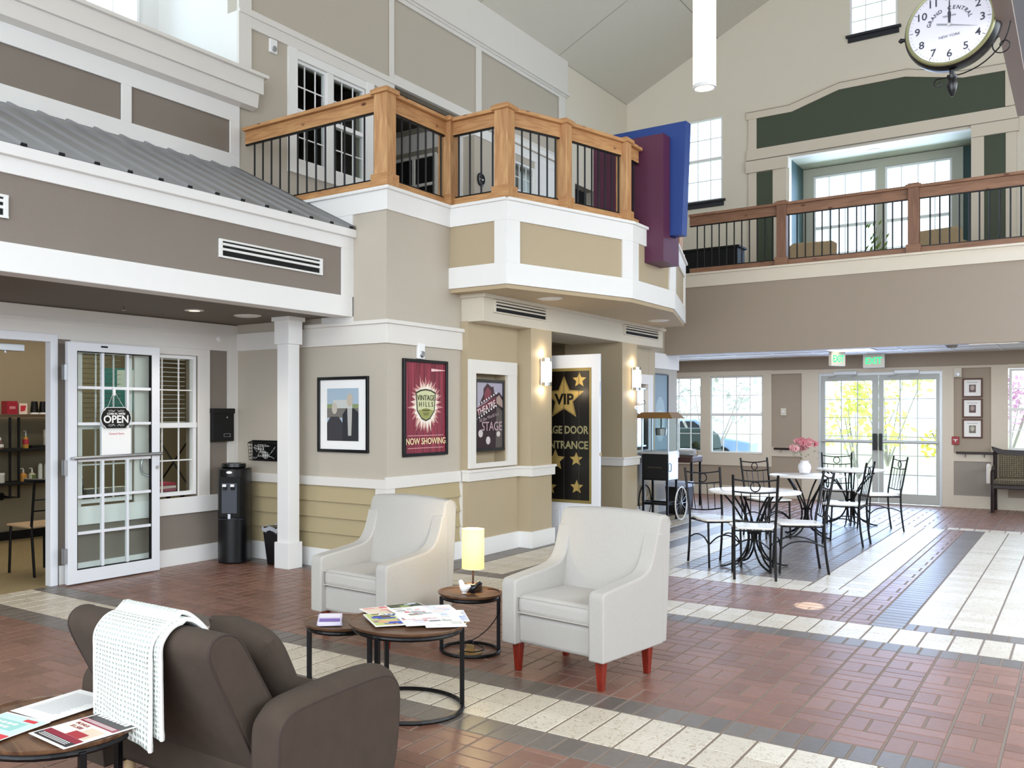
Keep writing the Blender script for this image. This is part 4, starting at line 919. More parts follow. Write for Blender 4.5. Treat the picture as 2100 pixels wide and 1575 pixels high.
# ---- crochet blanket draped over the back
t = thing('crochet_blanket', 'white chunky waffle-knit blanket folded over the back of the brown loveseat', 'blanket', (-2.63, 2.43, 0), 0)
path = [(-.485, .44), (-.49, .50), (-.495, .58), (-.50, .66), (-.50, .735), (-.455, .782), (-.39, .782), (-.31, .72), (-.25, .635), (-.22, .59)]
pp = smoothp([(0, y, z) for y, z in path], 9)
L = [0]
for a, c in zip(pp, pp[1:]): L.append(L[-1]+(c-a).length)
m = bpy.data.materials.new('waffle'); m.use_nodes = True; tt = m.node_tree; pb = tt.nodes['Principled BSDF']; pb.inputs['Roughness'].default_value = .95
uvn = tt.nodes.new('ShaderNodeUVMap'); uvn.uv_map = 'UVMap'; sp = tt.nodes.new('ShaderNodeSeparateXYZ'); tt.links.new(uvn.outputs[0], sp.inputs[0])
def mth(op, a, b_=None):
    q = tt.nodes.new('ShaderNodeMath'); q.operation = op
    for i, v in enumerate((a, b_)):
        if v is None: continue
        if isinstance(v, (int, float)): q.inputs[i].default_value = v
        else: tt.links.new(v, q.inputs[i])
    if op == 'MULTIPLY_ADD': q.inputs[2].default_value = .5
    return q.outputs[0]
sx_ = mth('SINE', mth('MULTIPLY', sp.outputs[0], 2*PI)); sy_ = mth('SINE', mth('MULTIPLY', sp.outputs[1], 2*PI))
hgt = mth('MULTIPLY', mth('MULTIPLY_ADD', sx_, .5), mth('MULTIPLY_ADD', sy_, .5))
cr = tt.nodes.new('ShaderNodeValToRGB'); cr.color_ramp.elements[0].position = .25; cr.color_ramp.elements[0].color = lin('e6ebe6'); cr.color_ramp.elements[1].position = .6; cr.color_ramp.elements[1].color = lin('b4c2b8')
tt.links.new(hgt, cr.inputs[0]); tt.links.new(cr.outputs[0], pb.inputs['Base Color'])
bmp = tt.nodes.new('ShaderNodeBump'); bmp.inputs['Strength'].default_value = .8; bmp.inputs['Distance'].default_value = .008; bmp.invert = True; tt.links.new(hgt, bmp.inputs['Height']); tt.links.new(bmp.outputs[0], pb.inputs['Normal'])
def blanket(x0, x1, off, skew, cut, name):
    b = MB(); uv = b.bm.loops.layers.uv.new('UVMap'); nx = 26
    g = []
    for i in range(nx+1):
        col = []; u = i/nx
        for j, p in enumerate(pp):
            nn = j/(len(pp)-1); y = p.y; z = p.z
            if j < len(pp)*.62: y -= off
            else: z += off
            down = max(0, .5-nn)*2
            x = x0+(x1-x0)*u+skew*down+.004*math.sin(nn*30+i)
            zz = z-(cut*u)*down**2
            y += .006*math.sin(u*9+nn*4)*down
            col.append(b.bm.verts.new((x, y, zz)))
        g.append(col)
    for i in range(nx):
        for j in range(len(pp)-1):
            f = b.face([g[i][j], g[i+1][j], g[i+1][j+1], g[i][j+1]])
            for lp, (ii, jj) in zip(f.loops, ((i, j), (i+1, j), (i+1, j+1), (i, j+1))): lp[uv].uv = ((x1-x0)*ii/nx/.0155, L[jj]/.0155)
    o = b.done(name, m, t, smooth=True); q = o.modifiers.new('th', 'SOLIDIFY'); q.thickness = .014; q.offset = 0
    for i in (0, nx):
        MB().tube([(x0+(x1-x0)*(i/nx)+skew*max(0, .5-j/(len(pp)-1))*2, p.y-(off if j < len(pp)*.62 else 0), p.z+(0 if j < len(pp)*.62 else off)-(cut*(i/nx))*(max(0, .5-j/(len(pp)-1))*2)**2) for j, p in enumerate(pp)], .008, 6).done('edging', 'trimw', o)
blanket(-.10, .20, .030, -.03, .07, 'front_layer'); blanket(-.085, .225, .010, -.02, .03, 'back_layer')
# ---------------------------------------------------------------- bistro tables and chairs
def bistro_table(loc, label, src=None, rz=0):
    if src: return dup(src, loc, rz, label)
    t = thing('bistro_table', label, 'table', loc, rz, 'round white bistro tables')
    MB().lathe([(.001, .715), (.405, .715), (.42, .722), (.42, .735), (.412, .74), (.001, .74)], (0, 0, 0), 48).done('tabletop', 'marble', t, smooth=True)
    MB().box(-.12, .12, -.12, .12, .70, .715).done('mounting_plate', P('umber_wood', '6a3d24', .6), t)
    for k in range(4):
        a = math.radians(45+90*k); c, s = math.cos(a), math.sin(a)
        for off in (-.03, .03):
            pr = [(.30, .71), (.20, .60), (.12, .48), (.055, .36), (.045, .25), (.08, .15), (.16, .06), (.27, .018), (.33, .012)] if off < 0 else [(.24, .71), (.15, .58), (.08, .44), (.04, .30), (.06, .18), (.13, .08), (.22, .03), (.25, .012)]
            MB().tube(smoothp([(r*c-off*s, r*s+off*c, z) for r, z in pr], 4), .0095, 8).done('leg', 'black', t, smooth=True)
    MB().tube(arc((0, 0), .055, 0, 360, 16, .33)[:-1], .009, 6, True).done('collar', 'black', t)
    return t
T1 = bistro_table((-2.556, 9.158, 0), 'round white bistro table nearest the viewer, standing empty')
bistro_table((-2.689, 11.826, 0), 'round white bistro table with the vase of pink flowers', T1, 20)
bistro_table((-2.506, 13.41, 0), 'round white bistro table farthest back, close to the glass doors', T1, 50)
def bistro_chair(c, d, label, src=None):
    rz = math.degrees(math.atan2(d[1], d[0]))+90           # local -y is the front
    if src: return dup(src, (c[0], c[1], 0), rz, label)
    t = thing('bistro_chair', label, 'chair', (c[0], c[1], 0), rz, 'black iron bistro chairs')
    b = MB(); b.pz([(-.15, .19), (.15, .19), (.205, -.12), (.19, -.19), (.1, -.215), (-.1, -.215), (-.19, -.19), (-.205, -.12)], .445, .465); b.done('seat', 'seatw', t, bevel=.008, smooth=True)
    for s in (-1, 1):
        MB().tube(smoothp([(s*.172, .235, 0), (s*.172, .205, .22), (s*.172, .195, .45), (s*.178, .22, .62), (s*.187, .275, .94)], 5), .0115, 8).done('back_post', 'black', t, smooth=True)
        MB().tube([(s*.165, -.19, 0), (s*.165, -.17, .44)], .0105, 8).done('leg', 'black', t, smooth=True)
        MB().tube(smoothp([(s*.17, .2, .25), (s*.17, .1, .29), (s*.168, 0, .30), (s*.166, -.1, .28), (s*.165, -.18, .22)], 4), .007, 6).done('side_stretcher', 'black', t, smooth=True)
    fr = MB().tube([(-.17, .2, .435), (.17, .2, .435), (.17, -.17, .435), (-.17, -.17, .435)], .008, 6, True); fr.done('seat_frame', 'black', t)
    MB().tube(smoothp([(-.165, -.18, .22), (-.08, -.18, .29), (0, -.18, .31), (.08, -.18, .29), (.165, -.18, .22)], 4), .007, 6).done('front_stretcher', 'black', t, smooth=True)
    def bar(z, y, sag, nm):
        w_ = .172+(z-.45)*.03
        MB().tube(smoothp([(-w_, y, z), (-w_*.5, y+.004, z-sag*.7), (0, y+.006, z-sag), (w_*.5, y+.004, z-sag*.7), (w_, y, z)], 4), .0075, 6).done(nm, 'black', t, smooth=True)
    bar(.90, .266, .018, 'top_bar'); bar(.79, .25, .012, 'mid_bar'); bar(.53, .205, .014, 'low_bar')
    MB().tube([(math.cos(a)*.04, .262, .835+math.sin(a)*.043) for a in [2*PI*i/20 for i in range(20)]], .006, 6, True).done('ring', 'black', t, smooth=True)
    for x in (-.105, -.035, .035, .105): MB().tube([(x, .21, .52), (x*1.1, .253, .782)], .0045, 6).done('spindle', 'black', t)
    return t
C1 = bistro_chair((-2.42, 8.63), (-.34, .94), 'black iron bistro chair with its back turned to the viewer at the nearest table')
bistro_chair((-2.90, 9.075), (.71, -.70), 'black iron bistro chair at the left of the nearest table', C1)
bistro_chair((-2.165, 9.176), (-.907, -.42), 'black iron bistro chair at the right of the nearest table', C1)
bistro_chair((-3.04, 11.47), (.75, -.6), 'black iron bistro chair left of the flower table, near the far windows', C1)
bistro_chair((-2.19, 11.40), (-1, .05), 'black iron bistro chair at the right of the flower table', C1)
bistro_chair((-2.67, 13.56), (.3, -.95), 'black iron bistro chair behind the farthest table, facing the viewer', C1)
bistro_chair((-2.10, 13.0), (-.84, -.54), 'black iron bistro chair standing apart in front of the right glass door leaf', C1)
# vase of flowers
t = thing('flower_vase', 'white vase of pink peonies on the middle bistro table', 'vase', (-2.745, 11.97, .7405), 0)
MB().lathe([(.03, 0), (.06, .02), (.075, .07), (.07, .11), (.042, .15), (.05, .165)], (0, 0, 0), 24).done('vase', P('vase_white', 'f2f0f4', .25), t, smooth=True)
rnd = random.Random(3)
for i in range(16):
    a = rnd.uniform(0, 2*PI); e = rnd.uniform(.1, 1.4); r = .135
    c = Vector((math.cos(a)*math.cos(e)*r*1.15, math.sin(a)*math.cos(e)*r, .27+math.sin(e)*r*.9)); b = MB()
    for k in range(14):
        a2 = k*2.4; q = .016+.0022*k; T = Matrix.Rotation(a2, 3, 'Z') @ Matrix.Rotation(.35+k*.07, 3, 'X')
        b.poly([c+T @ Vector(v)*q*1.6 for v in ((-.6, 0, 0), (-.75, .5, .35), (0, .8, .6), (.75, .5, .35), (.6, 0, 0))])
    b.ball(c, .018, 8); b.done('bloom', P('peony_%d' % (i % 3), ('e2a0a6', 'eab8ba', 'd98c96')[i % 3], .7), t)
b = MB()
for i in range(40):
    a = rnd.uniform(0, 2*PI); r = rnd.uniform(.05, .17); z = .17+rnd.uniform(0, .22); c = Vector((math.cos(a)*r, math.sin(a)*r, z)); d = Vector((math.cos(a), math.sin(a), .4))*.05; s = Vector((-math.sin(a), math.cos(a), 0))*.012
    b.poly([c, c+d*.5+s, c+d, c+d*.5-s])
b.done('leaves', P('sage_leaf', '7e8a62', .7), t)
# ---------------------------------------------------------------- popcorn cart
t = thing('popcorn_cart', 'old style popcorn cart with bronze roof, glass case and two spoked wheels', 'popcorn machine', (-4.74, 12.41, 0))
b = MB(); b.box(-.185, .185, -.18, .20, .56, .925); b.done('cabinet', 'blackp', t, bevel=.006)
MB().box(-.165, .165, -.186, -.18, .58, .905).done('front_panel', 'blackm', t, bevel=.004)
b = MB(); [b.box(-.1+.03*i, -.1+.03*i+.02, -.188, -.186, .73, .745) for i in range(7)]; b.done('dim_lettering', P('dull_gold', '4a4030', .6), t)
MB().box(.186, .19, -.17, .19, .57, .92).done('side_door', 'steel', t)
MB().tube([(.19, -.12, .80), (.21, -.12, .78), (.21, -.12, .70), (.19, -.12, .68)], .006, 6).done('handle', 'black', t)
b = MB()
for x in (-.185, .185):
    for y in (-.18, .18): b.box(x-.008, x+.008, y-.008, y+.008, .925, 1.42)
b.box(-.19, .19, -.19, .19, .925, .96)
b.done('case_frame', 'alum', t)
gl = MB(); gl.box(-.18, .18, -.182, -.179, .96, 1.42).box(-.18, .18, .179, .182, .96, 1.42).box(-.187, -.184, -.18, .18, .96, 1.42).box(.184, .187, -.18, .18, .96, 1.42); gl.done('glass_pane', 'glass', t)
MB().lathe([(.07, 0), (.08, .09), (.07, .1)], (.02, 0, 1.18), 20).done('kettle', 'steel', t, smooth=True)
MB().cyl((.02, 0, 1.28), .008, .14, 8).done('kettle_rod', 'black', t)
b = MB(); b.prism([(-1, -1), (1, -1), (1, 1), (-1, 1)], lambda p: (p[0]*.27, p[1]*.25, 1.415), lambda p: (p[0]*.20, p[1]*.18, 1.50)); b.done('roof', P('bronze_roof', '8a6a44', .35, metal=.5), t, bevel=.004)
for x in (-.17, .17):
    for y in (-.165, .185): MB().box(x-.014, x+.014, y-.014, y+.014, 0, .56).done('leg', 'black', t)
b = MB(); b.box(-.24, .24, .10, .14, .22, .25); b.box(-.17, .17, -.18, -.15, .22, .25); b.box(-.17, -.14, -.17, .18, .22, .25); b.box(.14, .17, -.17, .18, .22, .25); b.done('axle_frame', 'black', t)
for s in (-1, 1):
    x = s*.262; m_ = 'white' if s > 0 else 'blackm'
    o = MB().tube([(x, .12+math.cos(a)*.225, .235+math.sin(a)*.225) for a in [2*PI*i/36 for i in range(36)]], .010, 8, True).done('wheel', m_, t, smooth=True)
    b = MB()
    for k in range(14): a = 2*PI*k/14; b.tube([(x, .12, .235), (x, .12+math.cos(a)*.222, .235+math.sin(a)*.222)], .0025, 5)
    b.cyl((x-.02, .12, .235), .02, .04, 12, 'x'); b.done('spokes', 'steel', o)
# bin and potted things behind the cart
t = thing('lined_waste_bin', 'black waste bin with pale blue liner behind the popcorn cart', 'bin', (-4.80, 13.35, 0))
MB().pz([(-.13, -.12), (.13, -.12), (.13, .12), (-.13, .12)], 0, .001).prism([(-1, -1), (1, -1), (1, 1), (-1, 1)], lambda p: (p[0]*.13, p[1]*.12, .001), lambda p: (p[0]*.165, p[1]*.15, .46)).done('bin_body', 'blackp', t, bevel=.01)
MB().box(-.17, .17, -.155, .155, .40, .475).done('liner', P('liner_blue', 'b9c4dd', .5), t, bevel=.01)
t = thing('rolled_counter', 'narrow dark sideboard with steel trays behind the popcorn cart', 'sideboard', (-5.30, 14.6, 0))
MB().box(-.2, .35, -.25, .25, .70, .80).done('top', P('dark_plum', '4a3430', .4), t, bevel=.02)
[MB().box(x-.015, x+.015, y-.015, y+.015, 0, .70).done('leg', 'black', t) for x in (-.17, .32) for y in (-.2, .2)]
MB().cyl((.1, -.1, .83), .09, .24, 20, 'x').done('steel_roll', 'chrome', t, smooth=True)
t = thing('toaster_urn', 'chrome and black kitchen appliance on the sideboard behind the popcorn cart', 'appliance', (-5.42, 14.5, .802))
MB().box(-.12, .12, -.1, .1, 0, .16).done('body', 'blackp', t, bevel=.03)
MB().lathe([(.08, .16), (.07, .2), (.02, .24), (.015, .27)], (0, 0, 0), 16).done('lid', 'chrome', t, smooth=True)
t = thing('topiary_plant', 'small round topiary in a pot near the far left window', 'plant', (-5.02, 14.72, .802))
MB().lathe([(.035, 0), (.05, .08), (.045, .085)], (0, 0, 0), 16).done('pot', P('pot_tan', 'a58c6a', .7), t)
MB().cyl((0, 0, .08), .006, .05, 8).done('stem', P('bark', '9a9084'), t)
MB().ball((0, 0, .17), .065, 14).done('foliage', P('topiary', '3a4630', .95, bump=1, bscale=60), t)
# camera on pilaster
t = thing('security_camera', 'small white camera with black lens on the pilaster beside the right sconce', 'camera', (-4.87, 11.86, 1.56), 90)
MB().cyl((0, -.012, 0), .03, .012, 16, 'y').done('base', 'white', t)
MB().tube([(0, -.01, 0), (.02, -.06, .05)], .01, 8).done('arm', 'white', t)
b = MB().tube([(-.01, -.05, .05), (.055, -.09, .075)], .027, 14); b.done('body', 'white', t, smooth=True)
MB().tube([(.055, -.09, .075), (.064, -.096, .078)], .028, 14).done('lens', 'blackp', t)
# ---------------------------------------------------------------- framed pictures (local x right, z up, -y to the room)
def frame(t, w_, h_, fw_=.03, d=.03, m='blackp', mt=None):
    b = MB(); x, z = w_/2, h_/2
    b.box(-x, x, -d, 0, z-fw_, z); b.box(-x, x, -d, 0, -z, -z+fw_); b.box(-x, -x+fw_, -d, 0, -z+fw_, z-fw_); b.box(x-fw_, x, -d, 0, -z+fw_, z-fw_); b.done('frame', m, t, bevel=.003)
    if mt: MB().box(-x+fw_, x-fw_, -d*.4, 0, -z+fw_, z-fw_).done('mat_board', mt, t)
def L2(name, t, polys, y=-.014):
    b = MB(); cs = []
    for i, (c, pts) in enumerate(polys):
        if c not in cs: cs.append(c)
        b.m(cs.index(c)).poly([(x, y-.0004*i, z) for x, z in pts])
    return b.done(name, [P(c, c, .5) for c in cs], t)
def R4(x0, x1, z0, z1): return [(x0, z0), (x1, z0), (x1, z1), (x0, z1)]
def ell(cx, cz, rx, rz_, n=20): return [(cx+rx*math.cos(2*PI*i/n), cz+rz_*math.sin(2*PI*i/n)) for i in range(n)]
def star(cx, cz, r, rot=0, q=.42): return [(cx+(r if i % 2 == 0 else r*q)*math.sin(rot+PI*i/5), cz+(r if i % 2 == 0 else r*q)*math.cos(rot+PI*i/5)) for i in range(10)]
t = thing('framed_print', 'black framed print of two dark figures under blue sky with a wide white mat', 'picture', (-5.633, YW-.001, 1.475), 0)
frame(t, .63, .72, .028, .025, 'blackp', 'paper')
L2('print', t, [('a8bccb', R4(-.195, .195, -.25, .25)), ('8d9a6d', R4(-.195, .195, .0, .10)), ('c9ccc6', R4(-.12, .12, .02, .14)), ('77736c', R4(-.195, .195, -.03, .06)),
   ('3b3a3f', [(-.195, -.25), (.0, -.25), (.0, -.08), (-.05, -.02), (-.15, -.02), (-.195, -.08)]), ('2c2e33', [(.0, -.25), (.195, -.25), (.195, .02), (.14, .06), (.05, .06), (.0, .0)]),
   ('c4bcae', ell(-.10, .06, .034, .055)), ('c4b8a6', ell(.09, .14, .038, .062)), ('b9b7b2', [(.06, .06), (.12, .06), (.11, -.2), (.07, -.2)])])
t = thing('theatre_curtain_poster', 'tall red curtain poster in a black frame reading NOW SHOWING', 'poster', (XC+.001, 7.247, 1.54), 90)
frame(t, .74, .93, .03, .03)
mred = P('curtain_red', '7e2434', .5)
# curtain as procedural vertical folds
mc = bpy.data.materials.new('curtain_print'); mc.use_nodes = True; q = mc.node_tree; pb = q.nodes['Principled BSDF']; pb.inputs['Roughness'].default_value = .35
tc = q.nodes.new('ShaderNodeTexCoord'); mp = q.nodes.new('ShaderNodeMapping'); mp.inputs['Scale'].default_value = (30, 1, 1.0); q.links.new(tc.outputs['Object'], mp.inputs[0])
nz = q.nodes.new('ShaderNodeTexNoise'); nz.inputs['Scale'].default_value = 1.5; nz.inputs['Detail'].default_value = 3; q.links.new(mp.outputs[0], nz.inputs[0])
cr = q.nodes.new('ShaderNodeValToRGB'); cr.color_ramp.elements[0].position = .3; cr.color_ramp.elements[0].color = lin('5a1626'); cr.color_ramp.elements[1].position = .7; cr.color_ramp.elements[1].color = lin('a03a4c'); q.links.new(nz.outputs[0], cr.inputs[0]); q.links.new(cr.outputs[0], pb.inputs['Base Color'])
MB().box(-.34, .34, -.012, 0, -.435, .435).done('print', mc, t)
def burst(n, r0, r1, c): 
    rn = random.Random(5); return [(c[0]+math.cos(2*PI*i/n)*(r1*(.8+.35*rn.random())+(.05 if abs(i/n-.25) < .05 else 0) if i % 2 else r0), c[1]+math.sin(2*PI*i/n)*(r1*(.85+.35*rn.random()) if i % 2 else r0)) for i in range(n)]
L2('burst', t, [('c58a86', burst(60, .19, .27, (.0, .03))), ('e6cdbd', burst(48, .175, .235, (.0, .03))), ('f5ecdc', burst(40, .165, .20, (.0, .03)))], -.0135)
sh = lambda k: [(-.17*k, .12*k+.03), (-.09*k, .145*k+.03), (0, .155*k+.03), (.09*k, .145*k+.03), (.17*k, .12*k+.03), (.15*k, -.06*k+.03), (.07*k, -.14*k+.03), (0, -.16*k+.03), (-.07*k, -.14*k+.03), (-.15*k, -.06*k+.03)]
L2('shield', t, [('3c3a2a', sh(1.0)), ('cfd2a4', sh(.90)), ('9a9c58', [(-.13, -.025), (0, .0), (.13, -.025), (.06, -.095), (0, -.11), (-.06, -.095)])], -.0165)
text('title', 'VINTAGE', .075, P('olive_ink', '33341f', .6), t, (0, -.02, .095), sx=.95); text('title', 'H I L L S', .068, 'olive_ink', t, (0, -.02, .032))
L2('small_print', t, [('4c4c30', R4(-.06+.01*k, .06-.01*k, z, z+h)) for k, (z, h) in enumerate(((-.03, .012), (-.055, .006), (-.07, .006)))], -.0185)
text('caption', 'NOW SHOWING', .087, P('cream_ink', 'f2dcae', .6), t, (0, -.02, -.325), off=.0012, sx=1.0)
L2('rule', t, [('d9a0a0', R4(-.3, .3, -.27, -.264)), ('d9a0a0', R4(-.3, .3, -.39, -.384)), ('f0c8c8', [(.09, .385), (.33, .375), (.33, .37), (.09, .355)])], -.0165)
t = thing('marquee_poster', 'theatre marquee poster reading STAGE set in the white framed niche', 'poster', (XT-.02, 8.325, 1.465), 90)
MB().box(-.2, .2, 0, .11, -.3, .3).done('backing_block', 'blackm', t)
frame(t, .60, .755, .03, .03)
L2('print', t, [('a9a4b4', R4(-.27, .27, -.35, .35)), ('2e1a22', [(-.27, .05), (.2, .25), (.27, .2), (.27, -.35), (-.27, -.35)]), ('3a1f2b', [(-.2, .12), (-.12, .22), (-.12, .28), (-.04, .34), (.04, .30), (.08, .31), (.1, .24), (.14, .22), (-.2, .10)]),
   ('7c3948', [(-.1, .24), (-.04, .3), (.03, .26), (.03, .2), (-.1, .15)]), ('6b2436', [(-.27, -.0), (.13, .13), (.13, .20), (-.27, .07)]), ('a58f86', [(.14, .13), (.27, .08), (.27, .16), (.2, .22), (.14, .19)]), ('58504c', [(.14, .10), (.27, .05), (.27, -.35), (.12, -.35)]),
   ('cfc7c4', ell(-.18, -.19, .045, .04)), ('cfc7c4', ell(-.03, -.265, .045, .042)), ('cfc7c4', ell(.18, -.2, .04, .03))])
text('marquee_word', 'THEATRE', .10, P('pink_ink', 'e4d2d2', .6), t, (-.07, -.022, .075), (PI/2, math.radians(-17), 0), off=.001, sx=.9)
text('line', 'All the World is a', .055, P('grey_pink', 'a8969a', .6), t, (-.02, -.022, -.02), (PI/2, math.radians(-12), 0))
text('marquee_word', 'STAGE', .135, P('grey_rose', 'b59aa2', .6), t, (.04, -.022, -.12), off=.001, sx=1.05)
b = MB()
for i in range(9):
    for (x0, z0, x1, z1) in ((-.26, .10, .13, .235), (-.26, -.04, .13, .10)): x = x0+(x1-x0)*i/8; z = z0+(z1-z0)*i/8; b.cyl((x, -.021, z), .010, .004, 8, 'y')
b.done('bulb_dots', 'paper', t)
# far niche mirror glass picture and blue poster
t = thing('glazed_picture', 'glass fronted picture with a silver frame in the far white niche, mirroring the windows', 'picture', (XT-.02, 12.50, 1.43), 90)
MB().box(-.15, .15, 0, .11, -.3, .3).done('backing_block', 'blackm', t)
frame(t, .42, .84, .025, .03, 'steel'); MB().box(-.19, .19, -.012, 0, -.4, .4).done('glazing', P('mirror_like', 'dfe6ea', .03, metal=1), t)
t = thing('blue_curtain_poster', 'tall grey blue poster with a faint crest behind the popcorn cart', 'poster', (XC+.001, 13.38, 1.50), 90)
frame(t, .64, 1.16, .02, .025, 'black'); L2('print', t, [('6f848c', R4(-.3, .3, -.56, .56)), ('8fa2a6', ell(0, -.1, .2, .34)), ('b4bfb9', [(-.13, .0), (0, .04), (.13, .0), (.12, -.2), (0, -.28), (-.12, -.2)]), ('8a9a92', [(-.11, -.02), (0, .02), (.11, -.02), (.1, -.19), (0, -.25), (-.1, -.19)])]); text('crest_text', 'VINTAGE', .05, P('b4bfb9', 'b4bfb9'), t, (0, -.02, -.07))
# ---------------------------------------------------------------- VIP door
t = thing('vip_door', 'white panelled door standing open with a black and gold VIP banner', 'door', (-4.40, 9.70, 0), 0)
MB().box(-.86, 0, -.02, .02, .01, 2.165).done('door_slab', 'door', t, bevel=.003)
b = MB()
for (xa, xb) in ((-.74, -.47), (-.39, -.12)): b.box(xa, xb, -.026, -.02, .12, .40); b.box(xa+.03, xb-.03, -.032, -.026, .15, .37)
b.done('raised_panel', 'door', t, bevel=.004)
MB().cyl((-.005, .0, 1.02), .02, .012, 14, 'x').done('latch', 'brass', t); MB().box(-.002, .003, -.012, .012, 1.68, 1.85).done('hinge_leaf', 'steel', t)
b = MB(); b.box(-.80, -.10, -.026, -.021, .45, 2.01); bn = b.done('banner', P('banner_gold', '8c7c48', .35, metal=.3), t)
MB().box(-.78, -.125, -.029, -.026, .485, 1.975).done('banner_field', P('banner_black', '0d0b0b', .28), t)
GL = P('foil_gold', 'b79d5c', .35, metal=.4)
b = MB()
for (cx, cz, r) in ((-.44, 1.66, .265), (-.245, 1.87, .09), (-.284, .955, .085), (-.278, .635, .085), (-.55, .94, .13), (-.62, .62, .09)): b.poly([(x, -.0305, z) for x, z in star(cx, cz, r, .0, .45)])
b.done('gold_star', GL, t)
b = MB(); 
for (k, yy) in ((.93, -.0308),): b.poly([(x, yy, z) for x, z in star(-.44, 1.66, .265*k, 0, .45)])
b.done('star_outline', P('banner_black', '0d0b0b'), t); b = MB(); b.poly([(x, -.0311, z) for x, z in star(-.44, 1.66, .265*.89, 0, .45)]); b.done('gold_star', GL, t)
text('banner_text', 'VIP', .17, P('banner_black', '0d0b0b'), t, (-.435, -.033, 1.645), off=.006)
text('banner_text', 'STAGE DOOR', .125, P('foil_pale', '9a946c', .4, metal=.3), t, (-.135, -.031, 1.29), align='RIGHT', off=.003, sx=.80)
text('banner_text', 'ENTRANCE', .125, 'foil_pale', t, (-.135, -.031, 1.115), align='RIGHT', off=.003, sx=.86)
b = MB()
for x in (-.25, -.44): b.box(x-.0015, x+.0015, -.0318, -.029, .49, 1.97)
b.done('fold_crease', P('crease', '3a342c', .3), t)
# sconces
for i, y in enumerate((9.18, 11.76)):
    t = thing('wall_sconce', ['lit chrome wall sconce on the pilaster left of the VIP door', 'lit chrome wall sconce on the pilaster right of the VIP door'][i], 'sconce', (-4.869, y, 1.95), 90, 'chrome wall sconces')
    MB().box(-.045, .045, -.02, 0, -.15, .15).done('backplate', 'chrome', t, bevel=.004)
    MB().lathe([(.05, -.115), (.056, -.1), (.058, 0), (.056, .1), (.05, .115)], (0, -.06, 0), 24).done('shade', 'glow', t, smooth=True)
    for z in (-.155, .115): MB().cyl((0, -.06, z), .058, .04, 24).done('end_cap', 'chrome', t, bevel=.002, smooth=True)
    point('sconce_light', (-4.869+.06, y, 2.16), 1.6, (1, .82, .6), .03); point('sconce_light', (-4.869+.06, y, 1.74), 1.6, (1, .82, .6), .03)
# grilles
def grille(loc, rz, w_, h_, label, m='grille', n=3):
    t = thing('air_grille', label, 'vent', loc, rz, 'slotted air grilles'); b = MB(); x, z = w_/2, h_/2; g = h_/(n*2+1.6)
    MB().box(-x, x, -.004, .0, -z, z).done('backing', 'blackm', t)
    b.box(-x, x, -.02, 0, z-g*.8, z).box(-x, x, -.02, 0, -z, -z+g*.8).box(-x, -x+.03, -.02, 0, -z, z).box(x-.03, x, -.02, 0, -z, z); b.done('frame', m, t, bevel=.002)
    for i in range(n-1):
        zc = z-g*.8-g*1.15*(i+1)-g*.95*i; MB().box(-x+.03, x-.03, -.016, 0, zc-g*.5-.0, zc+g*.42).done('louver', m, t)
grille((XF+.001, 5.59, 2.812), 90, 1.235, .15, 'long white slotted air grille on the taupe canopy fascia')
grille((XF+.001, 2.56, 2.812), 90, 1.235, .15, 'white slotted air grille cut off by the left edge of the picture')
grille((XB+.001, 8.67, 2.588), 90, 1.16, .13, 'slotted air grille on the bulkhead left of the VIP door', P('bulkhead', 'cfc6b4'))
grille((XB+.001, 12.03, 2.588), 90, 1.22, .13, 'slotted air grille at the far end of the bulkhead above the popcorn cart', P('bulkhead', 'cfc6b4'))
# speakers / discs
def disc(loc, r, label, cat='speaker', name='ceiling_speaker', grp='round flush ceiling speakers', m='trim'):
    t = thing(name, label, cat, loc, 0, grp); MB().lathe([(.001, -.012), (r*.8, -.012), (r, 0)], (0, 0, 0), 28).done('grille', m, t, smooth=True); MB().lathe([(r*.98, -.004), (r*1.04, -.004), (r*1.04, 0)], (0, 0, 0), 28, cap=False).done('rim', m, t)
disc((-6.30, 6.03, 2.409), .125, 'white round speaker in the canopy ceiling nearest the square post')
disc((-4.50, 8.67, 2.699), .13, 'round cream speaker under the marquee on the left')
disc((-4.43, 11.57, 2.699), .13, 'round cream speaker under the marquee at its far end')
t = thing('recessed_downlight', 'small lit recessed downlight in the canopy ceiling outside the shop', 'light', (-6.341, 5.42, 2.409))
MB().lathe([(.055, 0), (.085, 0), (.088, -.005), (.055, -.01)], (0, 0, 0), 24, cap=False).done('trim_ring', 'white', t, smooth=True); MB().cyl((0, 0, -.004), .055, .003, 20).done('lens', 'glow', t)
spot('downlight_beam', (-6.341, 5.42, 2.38), 22, (1, .9, .78), math.radians(130)); spot('downlight_beam', (-6.341, 2.6, 2.38), 22, (1, .9, .78), math.radians(130))
# strobes
def strobe(loc, rz, label, m='white'):
    t = thing('alarm_strobe', label, 'alarm', loc, rz, 'white fire alarm strobes')
    MB().box(-.055, .055, -.03, 0, -.075, .075).done('housing', m, t, bevel=.008, seg=3); MB().lathe([(.034, 0), (.03, -.018), (.0005, -.022)], (0, -.03, -.03), 18, 'y').done('horn', 'steel', t, smooth=True); MB().box(-.03, .03, -.045, -.03, -.04, -.01).done('flash_lens', P('clear_plastic', 'dfe3e6', .1), t, bevel=.004)
strobe((XC+.001, 7.16, 2.085), 90, 'white fire alarm strobe above the NOW SHOWING poster'); strobe((X0+.001, 7.16, 5.50), 90, 'white fire alarm strobe high beside the upstairs window'); strobe((-1.60, YF-.026, 2.13), 0, 'cream fire alarm strobe above the three framed certificates', P('cream_plastic', 'd8d2c2', .4))
